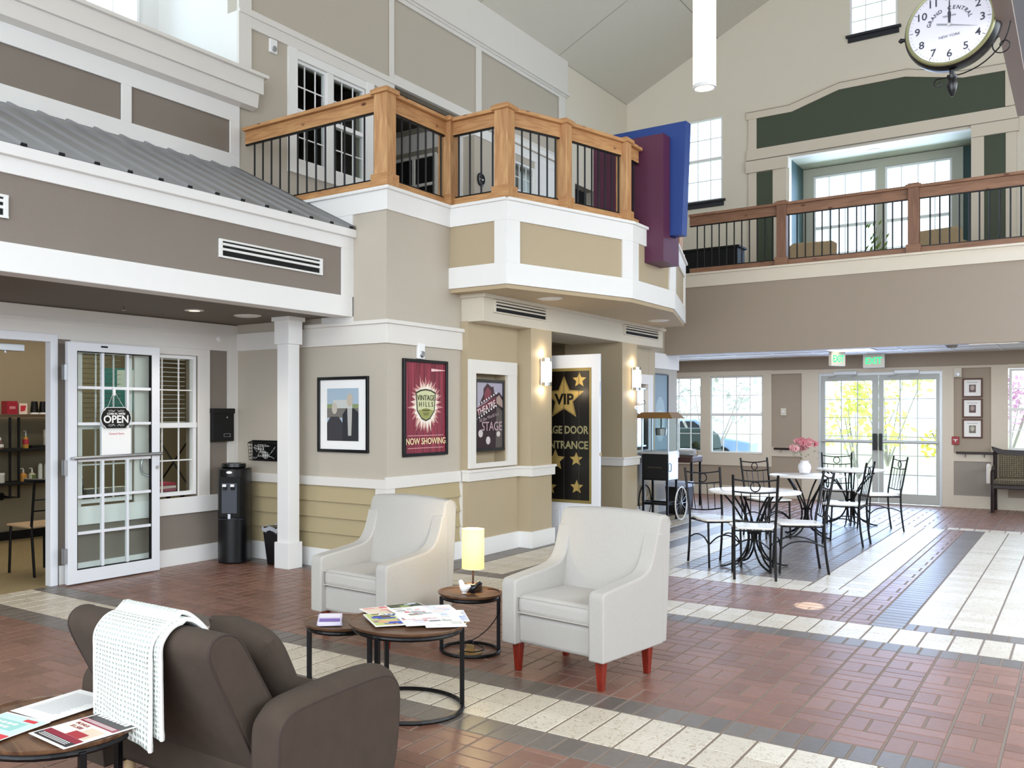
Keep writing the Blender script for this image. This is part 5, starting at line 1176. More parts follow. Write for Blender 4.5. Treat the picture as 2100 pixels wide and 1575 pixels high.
# motion / sprinkler bits
t = thing('motion_detector', 'small round white detector on the board above the black mailbox', 'detector', (X0+.021, 6.37, 2.25), 90); MB().lathe([(.03, 0), (.028, -.014), (.001, -.02)], (0, 0, 0), 18, 'y').done('dome', 'white', t, smooth=True)
t = thing('sprinkler_head', 'tiny brass sprinkler head under the canopy ceiling', 'sprinkler', (-6.6, 4.86, 2.41)); MB().cyl((0, 0, -.03), .008, .03, 8).done('pipe', 'chrome', t); MB().cyl((0, 0, -.036), .018, .004, 12).done('deflector', 'chrome', t)
# porch post
t = thing('porch_post', 'square white porch post holding up the canopy corner', 'post', (-6.125, 6.40, 0))
MB().box(-.075, .075, -.075, .075, .2, 2.2).done('shaft', 'trimw', t, bevel=.003); MB().box(-.095, .095, -.095, .095, 0, .25).done('base', 'trimw', t, bevel=.004); MB().box(-.095, .095, -.095, .095, 2.15, 2.37).done('capital', 'trimw', t, bevel=.003); MB().box(-.115, .115, -.115, .115, 2.37, 2.41).done('cap_slab', 'trimw', t, bevel=.003)
# ---------------------------------------------------------------- water cooler, bin, wall pocket, mailbox
t = thing('water_cooler', 'tall glossy black water cooler in the corner beside the square post', 'water cooler', (-6.80, 6.32, 0), 32)
b = MB(); pr = [(-.155, .12), (-.155, -.03), (-.13, -.10), (-.08, -.145), (0, -.16), (.08, -.145), (.13, -.10), (.155, -.03), (.155, .12), (.12, .15), (-.12, .15)]
b.pz(pr, .005, .94); b.done('body', 'blackp', t, bevel=.012, smooth=True)
MB().lathe([(.11, .94), (.125, .955), (.12, .985), (.08, .99), (.075, .965), (.001, .96)], (0, .0, 0), 32).done('bottle_collar', 'blackp', t, smooth=True)
MB().box(-.105, .105, -.168, -.12, .46, .86).done('dispenser_recess', 'blackm', t, bevel=.01)
MB().pz([(-.078, -.172), (.078, -.172), (.078, -.16), (-.078, -.16)], .50, .80).done('front_plate', P('slate_plastic', '3b4048', .3), t, bevel=.004)
for x in (-.04, .04): MB().cyl((x, -.20, .735), .016, .04, 12).done('tap', 'blackp', t); MB().box(x-.018, x+.018, -.215, -.185, .765, .79).done('tap_lever', 'white', t, bevel=.005)
b = MB(); b.poly([(x, -.171, z) for x, z in ell(0, .905, .03, .013)]); b.done('badge', 'paper', t)
MB().box(-.012, .012, -.175, -.165, .45, .495).done('drain_spout', 'steel', t); MB().tube([(-.13, -.118, .44), (-.08, -.15, .44), (0, -.163, .44), (.08, -.15, .44), (.13, -.118, .44)], .003, 6).done('seam', P('slate_plastic', '3b4048'), t)
t = thing('waste_basket', 'small black waste basket with a grey plastic liner behind the square post', 'bin', (-6.33, 6.49, 0), 5)
MB().prism([(-1, -1), (1, -1), (1, 1), (-1, 1)], lambda p: (p[0]*.10, p[1]*.075, 0), lambda p: (p[0]*.14, p[1]*.10, .37)).done('bin_body', 'blackp', t, bevel=.012, smooth=True)
b = MB(); n = 32
r0 = [((.145+.006*math.sin(i*2.3))*(1 if abs(math.cos(2*PI*i/n)) > .1 else 1)*max(-1, min(1, 1.35*math.cos(2*PI*i/n))), (.104+.004*math.sin(i*3.1))*max(-1, min(1, 1.35*math.sin(2*PI*i/n))), .372+.012*math.sin(i*1.7)) for i in range(n)]
v0 = [b.bm.verts.new(p) for p in r0]; v1 = [b.bm.verts.new((p[0]*1.02, p[1]*1.02, p[2]-.04)) for p in r0]; v2 = [b.bm.verts.new((p[0]*.88, p[1]*.88, p[2]-.06)) for p in r0]
for i in range(n): b.face([v0[i], v0[(i+1) % n], v1[(i+1) % n], v1[i]]); b.face([v0[i], v0[(i+1) % n], v2[(i+1) % n], v2[i]])
b.face(v2); b.done('liner', P('grey_liner', 'a9adb4', .35), t, smooth=True)
t = thing('wire_wall_pocket', 'black mesh wall pocket full of tangled white cords above the waste basket', 'wall pocket', (-6.66, YW-.001, 1.10), 0)
b = MB(); b.box(-.20, .20, -.003, 0, -.10, .11)
for i in range(13): x = -.2+.4*i/12; b.tube([(x, -.005, .10), (x, -.07, .08), (x*.92, -.07, -.09), (x*.92, -.01, -.10)], .0022, 4)
for k in range(6): z = -.09+.034*k; b.tube([(-.195, -.004, z+.01), (-.19, -.07, z), (.19, -.07, z), (.195, -.004, z+.01)], .0022, 4)
b.tube([(-.2, -.004, .105), (-.2, -.07, .085), (.2, -.07, .085), (.2, -.004, .105)], .005, 6); b.done('mesh_basket', 'black', t)
t = thing('cord_bundle', 'tangle of white earphone cords inside the black wall pocket', 'cords', (-6.66, YW-.04, 1.10), 0)
rn = random.Random(11); b = MB()
for k in range(5):
    p = [(rn.uniform(-.15, .15), rn.uniform(-.02, .01), rn.uniform(-.07, .07)) for _ in range(6)]; b.tube(smoothp(p, 6), .003, 5)
b.done('cord', P('cord_white', 'dcdcd8', .5), t, smooth=True); MB().lathe([(.032, -.02), (.036, 0), (.032, .01)], (.03, 0, -.04), 16, 'y').done('plug', P('cord_white', 'dcdcd8'), t, smooth=True)
t = thing('mailbox', 'black wall mailbox with lock on the brown panel above the water cooler', 'mailbox', (X0+.001, 6.395, 1.365), 90)
MB().box(-.145, .145, -.07, 0, -.165, .165).done('box', 'blackm', t, bevel=.008, seg=3); MB().box(-.15, .15, -.08, 0, .12, .172).done('lid', 'blackm', t, bevel=.006); MB().cyl((.04, -.078, .08), .010, .01, 12, 'y').done('lock', 'chrome', t)
b = MB(); b.box(0, .09, -.073, -.07, -.12, -.116).box(0, .09, -.073, -.07, -.09, -.086).box(0, .004, -.073, -.07, -.12, -.09).box(.086, .09, -.073, -.07, -.12, -.09); b.done('label_holder', 'steel', t)
# ---------------------------------------------------------------- open glass door of the shop
t = thing('glass_door', 'white framed glass door swung open flat against the shop window', 'door', (-6.98, 4.555, 0), 90)   # local x along +Y, -y to the room
W1 = .975
b = MB()
def db(x0, x1, z0, z1, y0=-.02, y1=.022): b.box(x0, x1, y0, y1, z0, z1)
db(0, .09, .012, 2.105); db(W1-.09, W1, .012, 2.105); db(0, W1, 2.03, 2.105); db(0, W1, .012, .125); b.done('frame', 'door', t, bevel=.003)
b = MB()
for i in (1, 2): x = .09+(W1-.18)*i/3; b.box(x-.012, x+.012, -.014, .014, .125, 2.03)
for j in range(1, 6): z = .125+(2.03-.125)*j/6; b.box(.09, W1-.09, -.014, .014, z-.012, z+.012)
b.done('muntin', 'door', t); MB().box(.09, W1-.09, -.003, .003, .125, 2.03).done('pane', 'glass', t)
b = MB(); b.box(.09, .097, -.016, .016, .125, 2.03).box(W1-.097, W1-.09, -.016, .016, .125, 2.03).box(.09, W1-.09, -.016, .016, 2.023, 2.03).box(.09, W1-.09, -.016, .016, .125, .132); b.done('gasket', 'blackm', t)
MB().tube([(.03, -.06, 1.10), (W1-.005, -.06, 1.11)], .015, 10).tube([(.03, -.06, 1.10), (.03, 0, 1.10)], .012, 8).tube([(W1-.03, -.06, 1.11), (W1-.03, 0, 1.11)], .012, 8).done('push_bar', 'steel', t, smooth=True)
MB().tube(smoothp([(W1-.07, .02, 1.08), (W1-.12, .07, 1.06), (W1-.14, .075, 1.0), (W1-.12, .07, .92), (W1-.06, .02, .90)], 4), .010, 8).done('pull_handle', 'steel', t, smooth=True)
MB().cyl((W1-.035, -.03, .98), .018, .012, 14, 'y').done('lock_cylinder', 'chrome', t)
b = MB()
for z in (.26, 1.02, 1.84): b.box(-.035, -.004, -.02, .02, z-.065, z+.065)
b.done('hinge', 'steel', t); MB().box(.33, .40, -.022, -.02, 2.07, 2.085).done('badge', 'blackm', t)
b = MB(); b.poly([(x, -.0205, z) for x, z in ell(.47, .065, .03, .008)]); b.done('bottom_badge', 'blackm', t)
# OPEN sign
t = thing('open_sign', 'black scalloped hanging sign reading OPEN on the glass door', 'sign', (-6.98+.035, 5.03, 1.445), 90)
prof = [(-.10, .092), (.10, .092), (.118, .07), (.135, .06), (.150, .03), (.158, 0), (.150, -.03), (.135, -.06), (.118, -.07), (.10, -.092), (-.10, -.092), (-.118, -.07), (-.135, -.06), (-.150, -.03), (-.158, 0), (-.150, .03), (-.135, .06), (-.118, .07)]
MB().py([(x*1.03, z*1.06) for x, z in prof], -.003, .003).done('border', 'paper', t); MB().py(prof, -.0055, .004).done('board', 'blackm', t)
b = MB(); 
for s in (1, -1):
    for q in (1, -1):
        b.tube([(q*.01, -.006, s*.072), (q*.03, -.006, s*.060), (q*.05, -.006, s*.072), (q*.085, -.006, s*.066)], .0016, 4); b.tube([(q*.02, -.006, s*.058), (q*.05, -.006, s*.060), (q*.08, -.006, s*.056)], .0014, 4)
b.done('flourish', 'paper', t)
text('sign_text', "COME IN, WE'RE", .026, 'paper', t, (0, -.0065, .037), off=.0005); text('sign_text', 'OPEN', .094, 'paper', t, (0, -.0065, -.014), off=.002, sx=1.1)
MB().tube([(-.09, 0, .09), (-.02, .006, .235)], .0015, 5).tube([(.09, 0, .09), (-.01, .006, .235)], .0015, 5).done('string', 'paper', t)
MB().box(-.028, -.004, -.005, .015, .20, .27).done('hook', 'white', t, bevel=.006)
t = thing('paper_notice', 'white printed notice taped to the glass door below the OPEN sign', 'notice', (-6.98+.022, 5.045, 1.232), 90)
MB().box(-.155, .155, -.001, 0, -.118, .118).done('sheet', 'paper', t)
text('heading', 'General Store', .028, P('notice_red', 'c04050', .6), t, (0, -.002, .072))
b = MB(); rn = random.Random(4)
for i, z in enumerate((.042, .022, .003, -.014, -.028, -.042, -.055, -.07)): l = rn.uniform(.07, .12); b.poly([(-l, -.0015, z), (l, -.0015, z), (l, -.0015, z+.004), (-l, -.0015, z+.004)])
b.done('printed_lines', P('grey_ink', '9a9ea2'), t)
# ---------------------------------------------------------------- shop interior
b = MB(); b.box(-10.6, -7.1, 1.0, 9.2, -.05, -.001); struct('floor_shop', b, P('shop_carpet', '8d7c58', .95, noise=.35, nscale=28, bump=.4, bscale=90))
b = MB(); b.box(-10.2, -10.08, 1.0, 9.2, 0, 2.7); b.box(-10.2, -7.26, 9.1, 9.2, 0, 2.7); b.box(-10.2, -7.26, .95, 1.0, 0, 2.7); struct('wall_shop', b, P('shop_wall', '9c9078', .7))
b = MB(); b.box(-10.2, -7.26, 1.0, 9.2, 2.62, 2.7); struct('ceiling_shop', b, P('shop_ceiling', 'b4ad9c', .8))
b = MB(); b.box(-10.08, -10.06, 1.0, 9.1, 0, .10); b.done('baseboard_shop', 'blackm', kind='structure')
area('shop_ceiling_lamp', (-9.1, 5.0, 2.58), (0, 0, 0), 1.2, 4.5, 38, (1, .9, .76))
area('shop_display_lamp', (-7.8, 5.6, 2.55), (0, 0, 0), .3, 1.4, 10, (1, .93, .8))
# pipe shelf on back wall: image rays fix its place near X = -9.75
SX = -9.85
t = thing('pipe_shelf', 'black pipe and plank shelf unit on the shop back wall', 'shelf', (SX, 5.75, 0), 90)
for k, z in enumerate((1.48, 1.085, .70)): MB().box(-.75, .75, -.13, .19, z-.035, z-.005).done('shelf_board', 'blackm' if k else P('shelf_edge', '5a4a38', .6), t, bevel=.003)
for x in (-.10, .007):
    MB().tube([(x, -.08, 1.44), (x, -.08, .52), (x-.06, .19, .52)], .016, 8).done('pipe', 'black', t, smooth=True); MB().cyl((x-.06, .185, .52), .045, .015, 16, 'y').done('flange', 'black', t)
def item(name, label, cat, loc, parts, grp='goods on the pipe shelves'):
    t = thing(name, label, cat, loc, 90, grp)
    for nm, m_, fn in parts: fn(MB()).done(nm, m_, t, smooth=nm in ('bottle', 'cap', 'pump', 'can'))
    return t
def shx(px_): return px_     # local x along the shelf -> world Y = 5.75 + x
def bottle(h, r, neck=.35, pump=True):
    def f(b): return b.lathe([(r, 0), (r*1.05, h*.1), (r, h*.5), (r*.45, h*.62), (r*.4, h*.66)], (0, 0, 0), 16)
    return f
def pump(h, r): return lambda b: b.cyl((0, 0, h*.66), r*.25, h*.2, 8).tube([(0, 0, h*.86), (0, 0, h*.95), (-r*.9, 0, h*.95)], r*.14, 6)
yb = 5.75
item('red_package', 'crimson gift package on the top shelf left', 'package', (SX+.02, yb-.07, 1.476), [('box', P('crimson', 'a02838', .4), lambda b: b.box(-.065, .065, -.06, .06, 0, .15)), ('print', P('pinkish', 'd08890', .5), lambda b: b.box(-.035, .035, -.062, -.06, .06, .09))])
item('red_white_box', 'small red and white box on the top shelf beside the crimson package', 'box', (SX+.02, yb+.07, 1.476), [('box', P('boxcream', 'e8d8c8', .5), lambda b: b.box(-.05, .05, -.05, .05, 0, .125)), ('print', P('boxred', 'c83040', .5), lambda b: b.prism([(-.035, .03), (.02, .04), (.035, .1), (-.035, .1)], lambda p: (p[0], -.052, p[1]), lambda p: (p[0], -.05, p[1])))])
for k, dx in enumerate((.24, .35)): item('black_canister', ['black tapered canister with white base, the left of the pair on the top shelf', 'black tapered canister with white base, the right of the pair on the top shelf'][k], 'canister', (SX+.02, yb+dx, 1.476), [('can', 'blackp', lambda b: b.lathe([(.05, .02), (.036, .15), (.001, .15)], (0, 0, 0), 18)), ('base_band', 'paper', lambda b: b.cyl((0, 0, 0), .052, .02, 18))])
item('soap_spray', 'yellow and red labelled spray bottle on the middle shelf', 'bottle', (SX+.02, yb+.13, 1.081), [('bottle', P('amber', 'c89838', .3), bottle(.21, .032)), ('label', P('labelred', 'c03848', .5), lambda b: b.cyl((0, 0, .045), .035, .06, 16)), ('pump', P('clear_plastic', 'dfe3e6'), pump(.21, .032))])
item('spray_bottle', 'white trigger spray bottle at the right end of the middle shelf', 'bottle', (SX+.02, yb+.41, 1.081), [('bottle', P('milky', 'c8c6b8', .4), bottle(.25, .045)), ('trigger', P('milky', 'c8c6b8'), lambda b: b.box(-.05, .03, -.012, .012, .17, .21).box(-.05, -.035, -.01, .01, .12, .18))])
item('eyeglass_case', 'flat black case lying on the middle shelf', 'case', (SX+.03, yb+.27, 1.081), [('case', 'blackm', lambda b: b.box(-.085, .085, -.04, .04, 0, .03))])
item('honey_bottle', 'small dark bottle with white top on the middle shelf left of the pipes', 'bottle', (SX+.02, yb-.125-.06, 1.081), [('bottle', P('dkamber', '6a5040', .3), bottle(.15, .036)), ('cap', 'paper', lambda b: b.cyl((0, 0, .10), .013, .03, 10)), ('label', 'paper', lambda b: b.cyl((0, 0, .02), .039, .035, 16))])
item('orange_soap', 'orange hand soap pump bottle on the lower shelf', 'bottle', (SX+.02, yb+.10, .697), [('bottle', P('orange_s', 'd89a4a', .3), bottle(.15, .042)), ('pump', 'paper', pump(.155, .04))])
item('white_soap', 'white and green hand soap pump bottle on the lower shelf', 'bottle', (SX+.02, yb+.21, .697), [('bottle', P('greenw', 'c8ccb0', .3), bottle(.15, .042)), ('pump', 'paper', pump(.155, .04)), ('label', P('labgreen', '6a7a4a', .5), lambda b: b.box(-.022, .022, -.046, -.04, .025, .07))])
for k, dx in enumerate((.315, .375)): item('aerosol_can', ['white topped aerosol can on the lower shelf', 'grey green aerosol can at the right of the white topped one'][k], 'can', (SX+.02+.03*k, yb+dx, .697), [('can', P(('can_white', 'can_sage')[k], ('dfe2dc', 'a8b0a0')[k], .35), lambda b: b.lathe([(.026, 0), (.026, .17), (.018, .195), (.001, .2)], (0, 0, 0), 16))])
item('white_jar', 'white round jar at the left end of the lower shelf', 'jar', (SX+.02, yb-.19, .697), [('can', P('jarw', 'd0d0c8', .4), lambda b: b.cyl((0, 0, 0), .055, .09, 18)), ('lid', 'paper', lambda b: b.cyl((0, 0, .09), .057, .02, 18))])
# shop chair behind the frame
t = thing('shop_chair', 'dark chair with curved top rail just inside the shop doorway', 'chair', (-7.82, 4.80, 0), -90)
MB().box(-.2, .2, -.2, .2, .44, .46).done('seat', P('seat_tan', 'b99c78', .5), t, bevel=.008)
for (x, y) in ((-.18, -.18), (.18, -.18)): MB().tube([(x, y, 0), (x*.95, y*.95, .44)], .013, 8).done('leg', 'black', t)
for x in (-.18, .18): MB().tube([(x, .24, 0), (x, .19, .45), (x, .24, .86)], .013, 8).done('back_post', 'black', t)
MB().tube(smoothp([(-.26, .20, .88), (-.12, .255, .87), (.12, .255, .87), (.26, .20, .88)], 4), .022, 8).done('top_rail', 'black', t, smooth=True)
for z in (.70, .60): MB().tube([(-.18, .225, z), (.18, .225, z)], .008, 6).done('cross_bar', 'black', t)
t = thing('door_closer', 'grey door closer box at the head of the shop doorway', 'door closer', (-7.3, 4.18, 2.05)); MB().box(-.03, .03, -.16, .16, -.03, .03).done('body', 'alum', t, bevel=.004); MB().cyl((0, 0, -.05), .01, .02, 10).done('spindle', 'alum', t)
# blinds inside the shop windows
for i, (ya, yb_) in enumerate(((4.80, 5.31), (5.52, 6.08))):
    t = thing('window_blind', ['raised white slatted blind in the shop window behind the glass door', 'raised white slatted blind in the shop window beside the mailbox'][i], 'blind', (-7.27, (ya+yb_)/2, 1.38), 90, 'shop window blinds')
    w2 = (yb_-ya)/2; b = MB()
    for k in range(14): z = .02+k*.045; b.box(-w2, w2, -.012, .012, z, z+.003)
    b.done('slats', 'white', t); MB().box(-w2, w2, -.015, .015, -.012, .008).done('bottom_bar', 'white', t); MB().box(-w2, w2, -.02, .02, .64, .68).done('head_rail', 'white', t)
# goods displayed behind the glass
t = thing('display_table', 'low dark display table behind the shop windows', 'table', (-7.43, 5.4, 0)); MB().box(-.13, .13, -.65, .75, .66, .70).done('top', 'blackm', t)
for (x, y) in ((-.11, -.62), (.11, -.62), (-.11, .7), (.11, .7)): MB().box(x-.015, x+.015, y-.015, y+.015, 0, .66).done('leg', 'black', t)
t = thing('printed_mug', 'large white printed mug on the display table behind the glass door', 'mug', (-7.43, 4.92, .701)); MB().cyl((0, 0, 0), .085, .2, 24).done('cup', 'paper', t); MB().cyl((0, 0, .05), .087, .08, 24).done('print', P('mugprint', '8a8f98', .5), t)
for k, y in enumerate((4.95, 5.12, 5.28)):
    t = thing('white_box', ['small white box, first from the left on the display table', 'small white box, middle one on the display table', 'small white box, last of the three on the display table'][k], 'box', (-7.42, y+.13, .701)); MB().box(-.05, .05, -.06, .06, 0, .08).done('carton', 'paper', t)
t = thing('folded_cloth', 'stack of red and pink folded cloths in the window beside the mailbox', 'cloth', (-7.43, 5.93, .701)); 
for k in range(3): MB().box(-.1, .1, -.14, .10, k*.03, k*.03+.028).done('cloth', P(('cl1', 'cl2', 'cl3')[k], ('b06070', 'd8c4b8', 'a8384a')[k], .8), t, bevel=.008)
t = thing('teal_poster', 'teal and white poster hanging inside the shop window', 'poster', (-8.2, 6.1, 1.75), 60); MB().box(-.25, .25, -.01, 0, -.25, .22).done('board', P('teal_p', '3c7a74', .6), t); MB().box(-.12, .16, -.012, -.01, .0, .2).done('print', P('teal_l', 'c8d4cc', .6), t)
t = thing('display_stand', 'black lattice display stand in the shop behind the right window', 'stand', (-7.95, 6.5, 0)); b = MB()
for x in (-.25, .25):
    b.tube([(x, 0, 0), (x, 0, 1.2)], .012, 6)
b.tube([(-.25, 0, .7), (.25, 0, 1.2)], .01, 6).tube([(.25, 0, .7), (-.25, 0, 1.2)], .01, 6).tube([(-.25, 0, .2), (.25, 0, .7)], .01, 6).tube([(.25, 0, .2), (-.25, 0, .7)], .01, 6); b.done('lattice', 'black', t)
# ---------------------------------------------------------------- maroon and blue box signs on the marquee
t = thing('maroon_box_sign', 'tall maroon painted box sign jutting from the front of the marquee balcony', 'sign', (-4.3, 10.12, 3.9))
MB().box(-.27, .565, -.235, -.032, -.42, .70).box(-.27, .565, .138, .25, -.42, .70).box(-.27, .565, -.235, .25, -.72, -.42).done('box', P('maroon', '552340', .5), t)
t = thing('blue_box_sign', 'royal blue box sign standing taller just behind the maroon one', 'sign', (-4.2, 10.12, 4.1))
MB().py([(-.34, -.60), (.60, -.61), (.648, .656), (-.34, .656)], -.028, .133).done('box', P('royal_blue', '1e3f86', .5), t, bevel=.003)
# ---------------------------------------------------------------- pendant
t = thing('pendant_light', 'long glowing white cylinder pendant hanging from the vaulted ceiling', 'light', (-2.803, 8.451, 4.49))
MB().lathe([(.098, .02), (.102, .0), (.102, 1.45), (.001, 1.46)], (0, 0, 0), 36).done('diffuser', 'glow2', t, smooth=True); MB().lathe([(.084, -.002), (.104, -.002), (.104, .03), (.1, .03)], (0, 0, 0), 36, cap=False).done('rim', 'white', t, smooth=True); MB().cyl((0, 0, .006), .088, .004, 32).done('bottom_lens', 'glow', t)
MB().cyl((0, 0, 1.45), .006, 3.6, 8).done('cable', 'black', t)
# ---------------------------------------------------------------- clock
CL = Vector((-.535, 5.365, 3.432))
t = thing('station_clock', 'round black station wall clock with arabic numerals on a scrolled iron bracket', 'clock', CL, -7)
MB().lathe([(.12, -.045), (.192, -.045), (.205, -.035), (.213, -.01), (.213, .03), (.20, .05), (.12, .055)], (0, 0, 0), 56, 'y').done('case', 'blackp', t, smooth=True)
MB().lathe([(.183, -.052), (.194, -.055), (.2, -.045)], (0, 0, 0), 56, 'y', cap=False).done('bezel', P('bezel_olive', '8b8a64', .35, metal=.3), t, smooth=True)
MB().cyl((0, -.049, 0), .186, .003, 56, 'y').done('dial', P('dial_white', 'e6e4ee', .5), t)
INK = P('dial_ink', '3c3c48', .6)
for h in range(1, 13):
    a = PI/2-h*PI/6; text('numeral', str(h), .052, INK, t, (math.cos(a)*.143, -.0505, math.sin(a)*.143), ext=.0003, off=.0006)
b = MB()
for k in range(60):
    a = 2*PI*k/60; r0, r1 = (.168, .176) if k % 5 else (.163, .179); w_ = .0006 if k % 5 else .0014; c, s = math.cos(a), math.sin(a)
    b.poly([(c*r0-s*w_, -.0502, s*r0+c*w_), (c*r1-s*w_, -.0502, s*r1+c*w_), (c*r1+s*w_, -.0502, s*r1-c*w_), (c*r0+s*w_, -.0502, s*r0-c*w_)])
b.done('minute_track', INK, t)
word = 'GRAND CENTRAL'
for i, chh in enumerate(word):
    if chh == ' ': continue
    a = math.radians(168-i*156/(len(word)-1)); text('dial_letter', chh, .025, INK, t, (math.cos(a)*.092, -.0505, math.sin(a)*.080+.004), (PI/2, -(a-PI/2), 0), ext=.0003, off=.0004)
text('dial_text', 'TERMINAL', .013, INK, t, (0, -.0505, .045), ext=.0003); text('dial_text', 'NEW YORK', .018, INK, t, (0, -.0505, -.055), ext=.0003)
b = MB(); b.py([(-.004, 0), (.004, 0), (.007, .06), (.003, .07), (.0015, .125), (-.0015, .125), (-.003, .07), (-.007, .06)], -.054, -.052); b.done('minute_hand', INK, t)
b = MB(); a = math.radians(-18); b.py([(0, -.003), (.13*math.cos(a), .13*math.sin(a)), (0, .003), (-.04*math.cos(a), -.04*math.sin(a))], -.057, -.055); b.done('second_hand', P('grey_ink', '9a9ea2'), t)
b = MB(); b.py([(-.002, -.003), (-.055, .012), (-.055, .02), (-.002, .004)], -.056, -.054); b.done('hour_hand', P('grey_ink', '9a9ea2'), t); MB().cyl((0, -.06, 0), .008, .01, 14, 'y').done('hub', 'chrome', t)
MB().lathe([(.006, -.345), (.018, -.32), (.026, -.285), (.018, -.262), (.024, -.25), (.024, -.238), (.012, -.235), (.012, -.205)], (0, .005, 0), 18).done('finial', 'blackp', t, smooth=True)
MB().lathe([(.004, -.245), (.014, -.235), (.008, -.215)], (0, .005, 0), 14, 'x').done('side_knob', 'blackp', t, smooth=True)
def spiral(cx, cz, r, a0, turns, n=26, k=.75): return [(cx+r*(1-k*i/n)*math.cos(a0+turns*2*PI*i/n), .02, cz+r*(1-k*i/n)*math.sin(a0+turns*2*PI*i/n)) for i in range(n+1)]
b = MB(); sc = [(.25, .02, -.02), (.22, .02, -.12), (.14, .02, -.20), (.05, .02, -.235), (-.05, .02, -.238)]
b.tube(smoothp(sc+[p for p in spiral(-.065, -.262, .026, PI/2, .9)][1:], 3), .0035, 6)
b.tube([p for p in spiral(.215, -.14, .05, PI*.6, 1.2)], .003, 6); b.tube([(.0, .02, .0), (.255, .02, 0)], .008, 8); b.done('scroll_bracket', 'black', t, smooth=True)
# ---------------------------------------------------------------- far wall fittings
def exit_sign(loc, rz, label):
    t = thing('exit_sign', label, 'sign', loc, rz, 'exit signs'); MB().box(-.155, .155, -.025, .025, -.11, .11).done('housing', P('exit_housing', 'd8d4c6', .5), t, bevel=.004); text('exit_text', 'EXIT', .15, P('exit_green', '30d070', .5, emit='30e080', estr=1.6), t, (0, -.027, -.005), off=.003, sx=.8)
exit_sign((-2.74, 16.55, 2.34), 0, 'green lit EXIT sign over the far double doors'); exit_sign((-3.10, 15.6, 2.34), 62, 'edge-on EXIT sign hanging left of the green lit one')
t = thing('thermostat', 'small white wall thermostat left of the far double doors', 'thermostat', (-4.21, YF-.001, 1.51)); MB().box(-.045, .045, -.02, 0, -.065, .065).done('plate', P('cream_plastic', 'd8d2c2'), t, bevel=.004); MB().box(-.02, .02, -.026, -.02, -.01, .02).done('switch', 'white', t)
for k, z in enumerate((1.885, 1.565, 1.245)):
    t = thing('framed_certificate', ['top framed certificate of the column right of the doors', 'middle framed certificate of the column right of the doors', 'bottom framed certificate of the column right of the doors'][k], 'picture', (-1.405, YF-.001, z), 0, 'framed certificates'); frame(t, .27, .30, .022, .022, P('mahog', '5c3a30', .5), 'paper'); L2('print', t, [(('6a5858', '5c4648', '7a7468')[k], R4(-.045, .045, -.07, .05)), (('b8a8a0', 'a89890', 'c0bcae')[k], ell(0, 0, .028, .04)), ('9a9aa0', R4(-.07, .07, .08, .087))], -.012)
t = thing('fire_alarm_pull', 'red fire alarm pull station beside the bottom certificate', 'alarm', (-1.63, YF-.012, 1.055)); MB().box(-.05, .05, -.03, 0, -.065, .065).done('body', P('fire_red', '9c2f30', .4), t, bevel=.006); MB().box(-.03, .03, -.036, -.03, .01, .02).box(-.006, .006, -.036, -.03, -.02, .01).done('handle', 'paper', t)
for k, (xa, xb) in enumerate(((-4.36, -3.86), (-1.62, -1.12))):
    t = thing('hand_rail', ['short dark handrail under the thermostat', 'short dark handrail under the certificates'][k], 'handrail', ((xa+xb)/2, YF-.04, .865)); h = (xb-xa)/2
    MB().box(-h, h, -.04, .0, -.018, .018).done('rail', P('espresso', '241512', .35), t, bevel=.01)
    for x in (-h*.5, h*.5): MB().tube([(x, -.02, -.018), (x, -.02, -.06), (x, .012, -.07)], .008, 6).done('bracket', 'chrome', t)
t = thing('smoke_detector', 'round smoke detector on the low ceiling right of the doors', 'detector', (-1.50, 15.0, 2.452)); MB().lathe([(.06, -.045), (.075, -.02), (.08, 0)], (0, 0, 0), 20).done('dome', P('grey_plastic', '8f8a80', .5), t, smooth=True)
t = thing('ceiling_register', 'dark round register in the low ceiling above the far windows', 'vent', (-4.43, 14.7, 2.452)); MB().lathe([(.001, -.012), (.12, -.01), (.15, 0)], (0, 0, 0), 24).done('grille', P('darkgrey', '44403c', .6), t)
# settee
FAB = bpy.data.materials.new('woven_pattern'); FAB.use_nodes = True; q = FAB.node_tree; pb = q.nodes['Principled BSDF']; pb.inputs['Roughness'].default_value = .9
tc = q.nodes.new('ShaderNodeTexCoord'); vo = q.nodes.new('ShaderNodeTexVoronoi'); vo.inputs['Scale'].default_value = 34; vo.inputs['Randomness'].default_value = .1; q.links.new(tc.outputs['Object'], vo.inputs['Vector'])
cr = q.nodes.new('ShaderNodeValToRGB'); cr.color_ramp.elements[0].position = .35; cr.color_ramp.elements[0].color = lin('8a7f60'); cr.color_ramp.elements[1].position = .55; cr.color_ramp.elements[1].color = lin('4e4740'); q.links.new(vo.outputs['Distance'], cr.inputs[0]); q.links.new(cr.outputs[0], pb.inputs['Base Color'])
t = thing('wooden_settee', 'dark wood settee with patterned seat and back against the far right wall', 'settee', (-.55, 16.5, 0))
ES = P('espresso', '241512')
MB().box(-.56, .6, -.27, .22, .36, .42).done('seat_rail', ES, t, bevel=.01); MB().box(-.54, .58, -.28, .2, .42, .50).done('seat_cushion', FAB, t, bevel=.03, seg=3)
MB().box(-.50, .55, .20, .25, .50, .86).done('back_cushion', FAB, t, bevel=.015)
b = MB(); b.py([(-.60, .98), (-.45, .93), (0, .92), (.6, .93), (.6, .83), (-.1, .82), (-.52, .86), (-.58, .92)], .20, .26); b.done('top_rail', ES, t, bevel=.01)
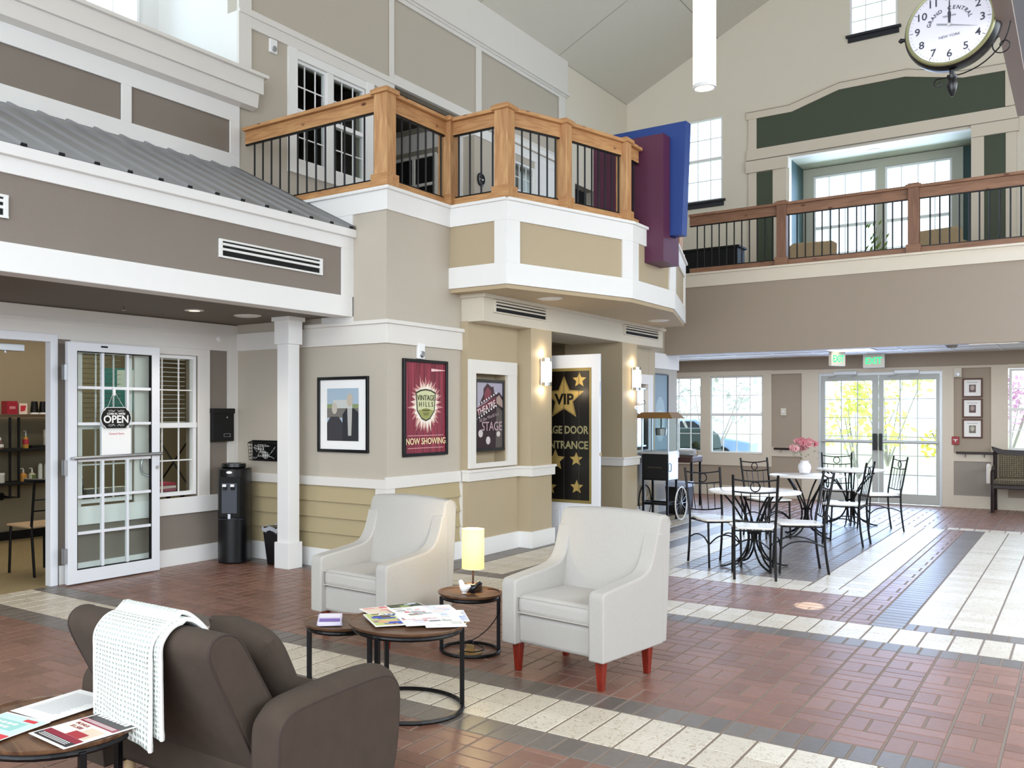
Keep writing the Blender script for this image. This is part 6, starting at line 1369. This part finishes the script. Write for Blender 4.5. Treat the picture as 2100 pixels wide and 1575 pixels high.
for x in (-.55, .58):
    MB().tube([(x, .30, 0), (x, .24, .4), (x, .24, .9)], .026, 8).done('back_leg', ES, t); MB().tube([(x, -.25, 0), (x, -.26, .3), (x+.0, -.24, .62)], .026, 8).done('front_leg', ES, t); MB().tube(smoothp([(x, .22, .68), (x, 0, .68), (x, -.24, .62)], 4), .022, 8).done('arm', ES, t)
t = thing('striped_cushion', 'white quilted cushion between the settee arm and its seat', 'cushion', (-1.16, 16.42, .42), 4); MB().box(-.03, .03, -.17, .17, 0, .30).done('cover', P('quilt_white', 'd8d2c6', .9, bump=.6, bscale=40), t, bevel=.028, seg=3, smooth=True)
# ---------------------------------------------------------------- upstairs sitting nook
for k, (x, rz) in enumerate(((-3.45, 12), (-1.65, -14))):
    t = thing('wicker_armchair', ['tan wicker armchair at the left of the upstairs alcove', 'tan wicker armchair at the right of the upstairs alcove'][k], 'armchair', (x, 15.6, 3.541), rz, 'upstairs armchairs'); t.scale = (.9, .9, .74)
    TN = P('tan_wicker', 'b09a78', .8, noise=.2, nscale=40); b = MB(); b.box(-.32, .32, -.30, .30, 0, .40); b.done('seat_box', TN, t, bevel=.03); b = MB(); b.py([(-.36, .1), (.36, .1), (.38, .78), (.30, .84), (-.30, .84), (-.38, .78)], -.36, -.28); b.done('backrest', TN, t, bevel=.03)
    for s in (-1, 1): MB().box(s*.30, s*.38, -.3, .3, 0, .58).done('arm', TN, t, bevel=.03)
    MB().box(-.26, .26, -.26, .24, .40, .50).done('cushion', P('cush_cream', 'cdbf9f', .9), t, bevel=.03)
t = thing('potted_plant', 'slender leafy plant between the two upstairs armchairs', 'plant', (-2.55, 15.5, 3.541)); MB().lathe([(.1, 0), (.14, .3), (.13, .32)], (0, 0, 0), 18).done('pot', P('pot_tan', 'a58c6a'), t)
b = MB(); rn = random.Random(9)
for i in range(26): 
    a = rn.uniform(0, 2*PI); h = rn.uniform(.35, .8); r = rn.uniform(.03, .2); p = Vector((math.cos(a)*r, math.sin(a)*r, h)); b.poly([p, p+Vector((.03, 0, .03)), p+Vector((.05, .01, .09)), p+Vector((.0, .01, .05))])
for i in range(6): a = i; b.tube([(0, 0, .3), (math.cos(a)*.12, math.sin(a)*.12, .75)], .004, 4)
b.done('leaves', P('leaf_green', '6f8a3c', .7), t)
t = thing('dark_console', 'low dark console cabinet on the landing left of the alcove', 'cabinet', (-5.2, 15.2, 3.541)); MB().box(-.75, .75, -.2, .2, 0, .62).done('body', 'blackm', t, bevel=.01); MB().box(-.78, .78, -.22, .22, .62, .65).done('top', 'blackm', t)
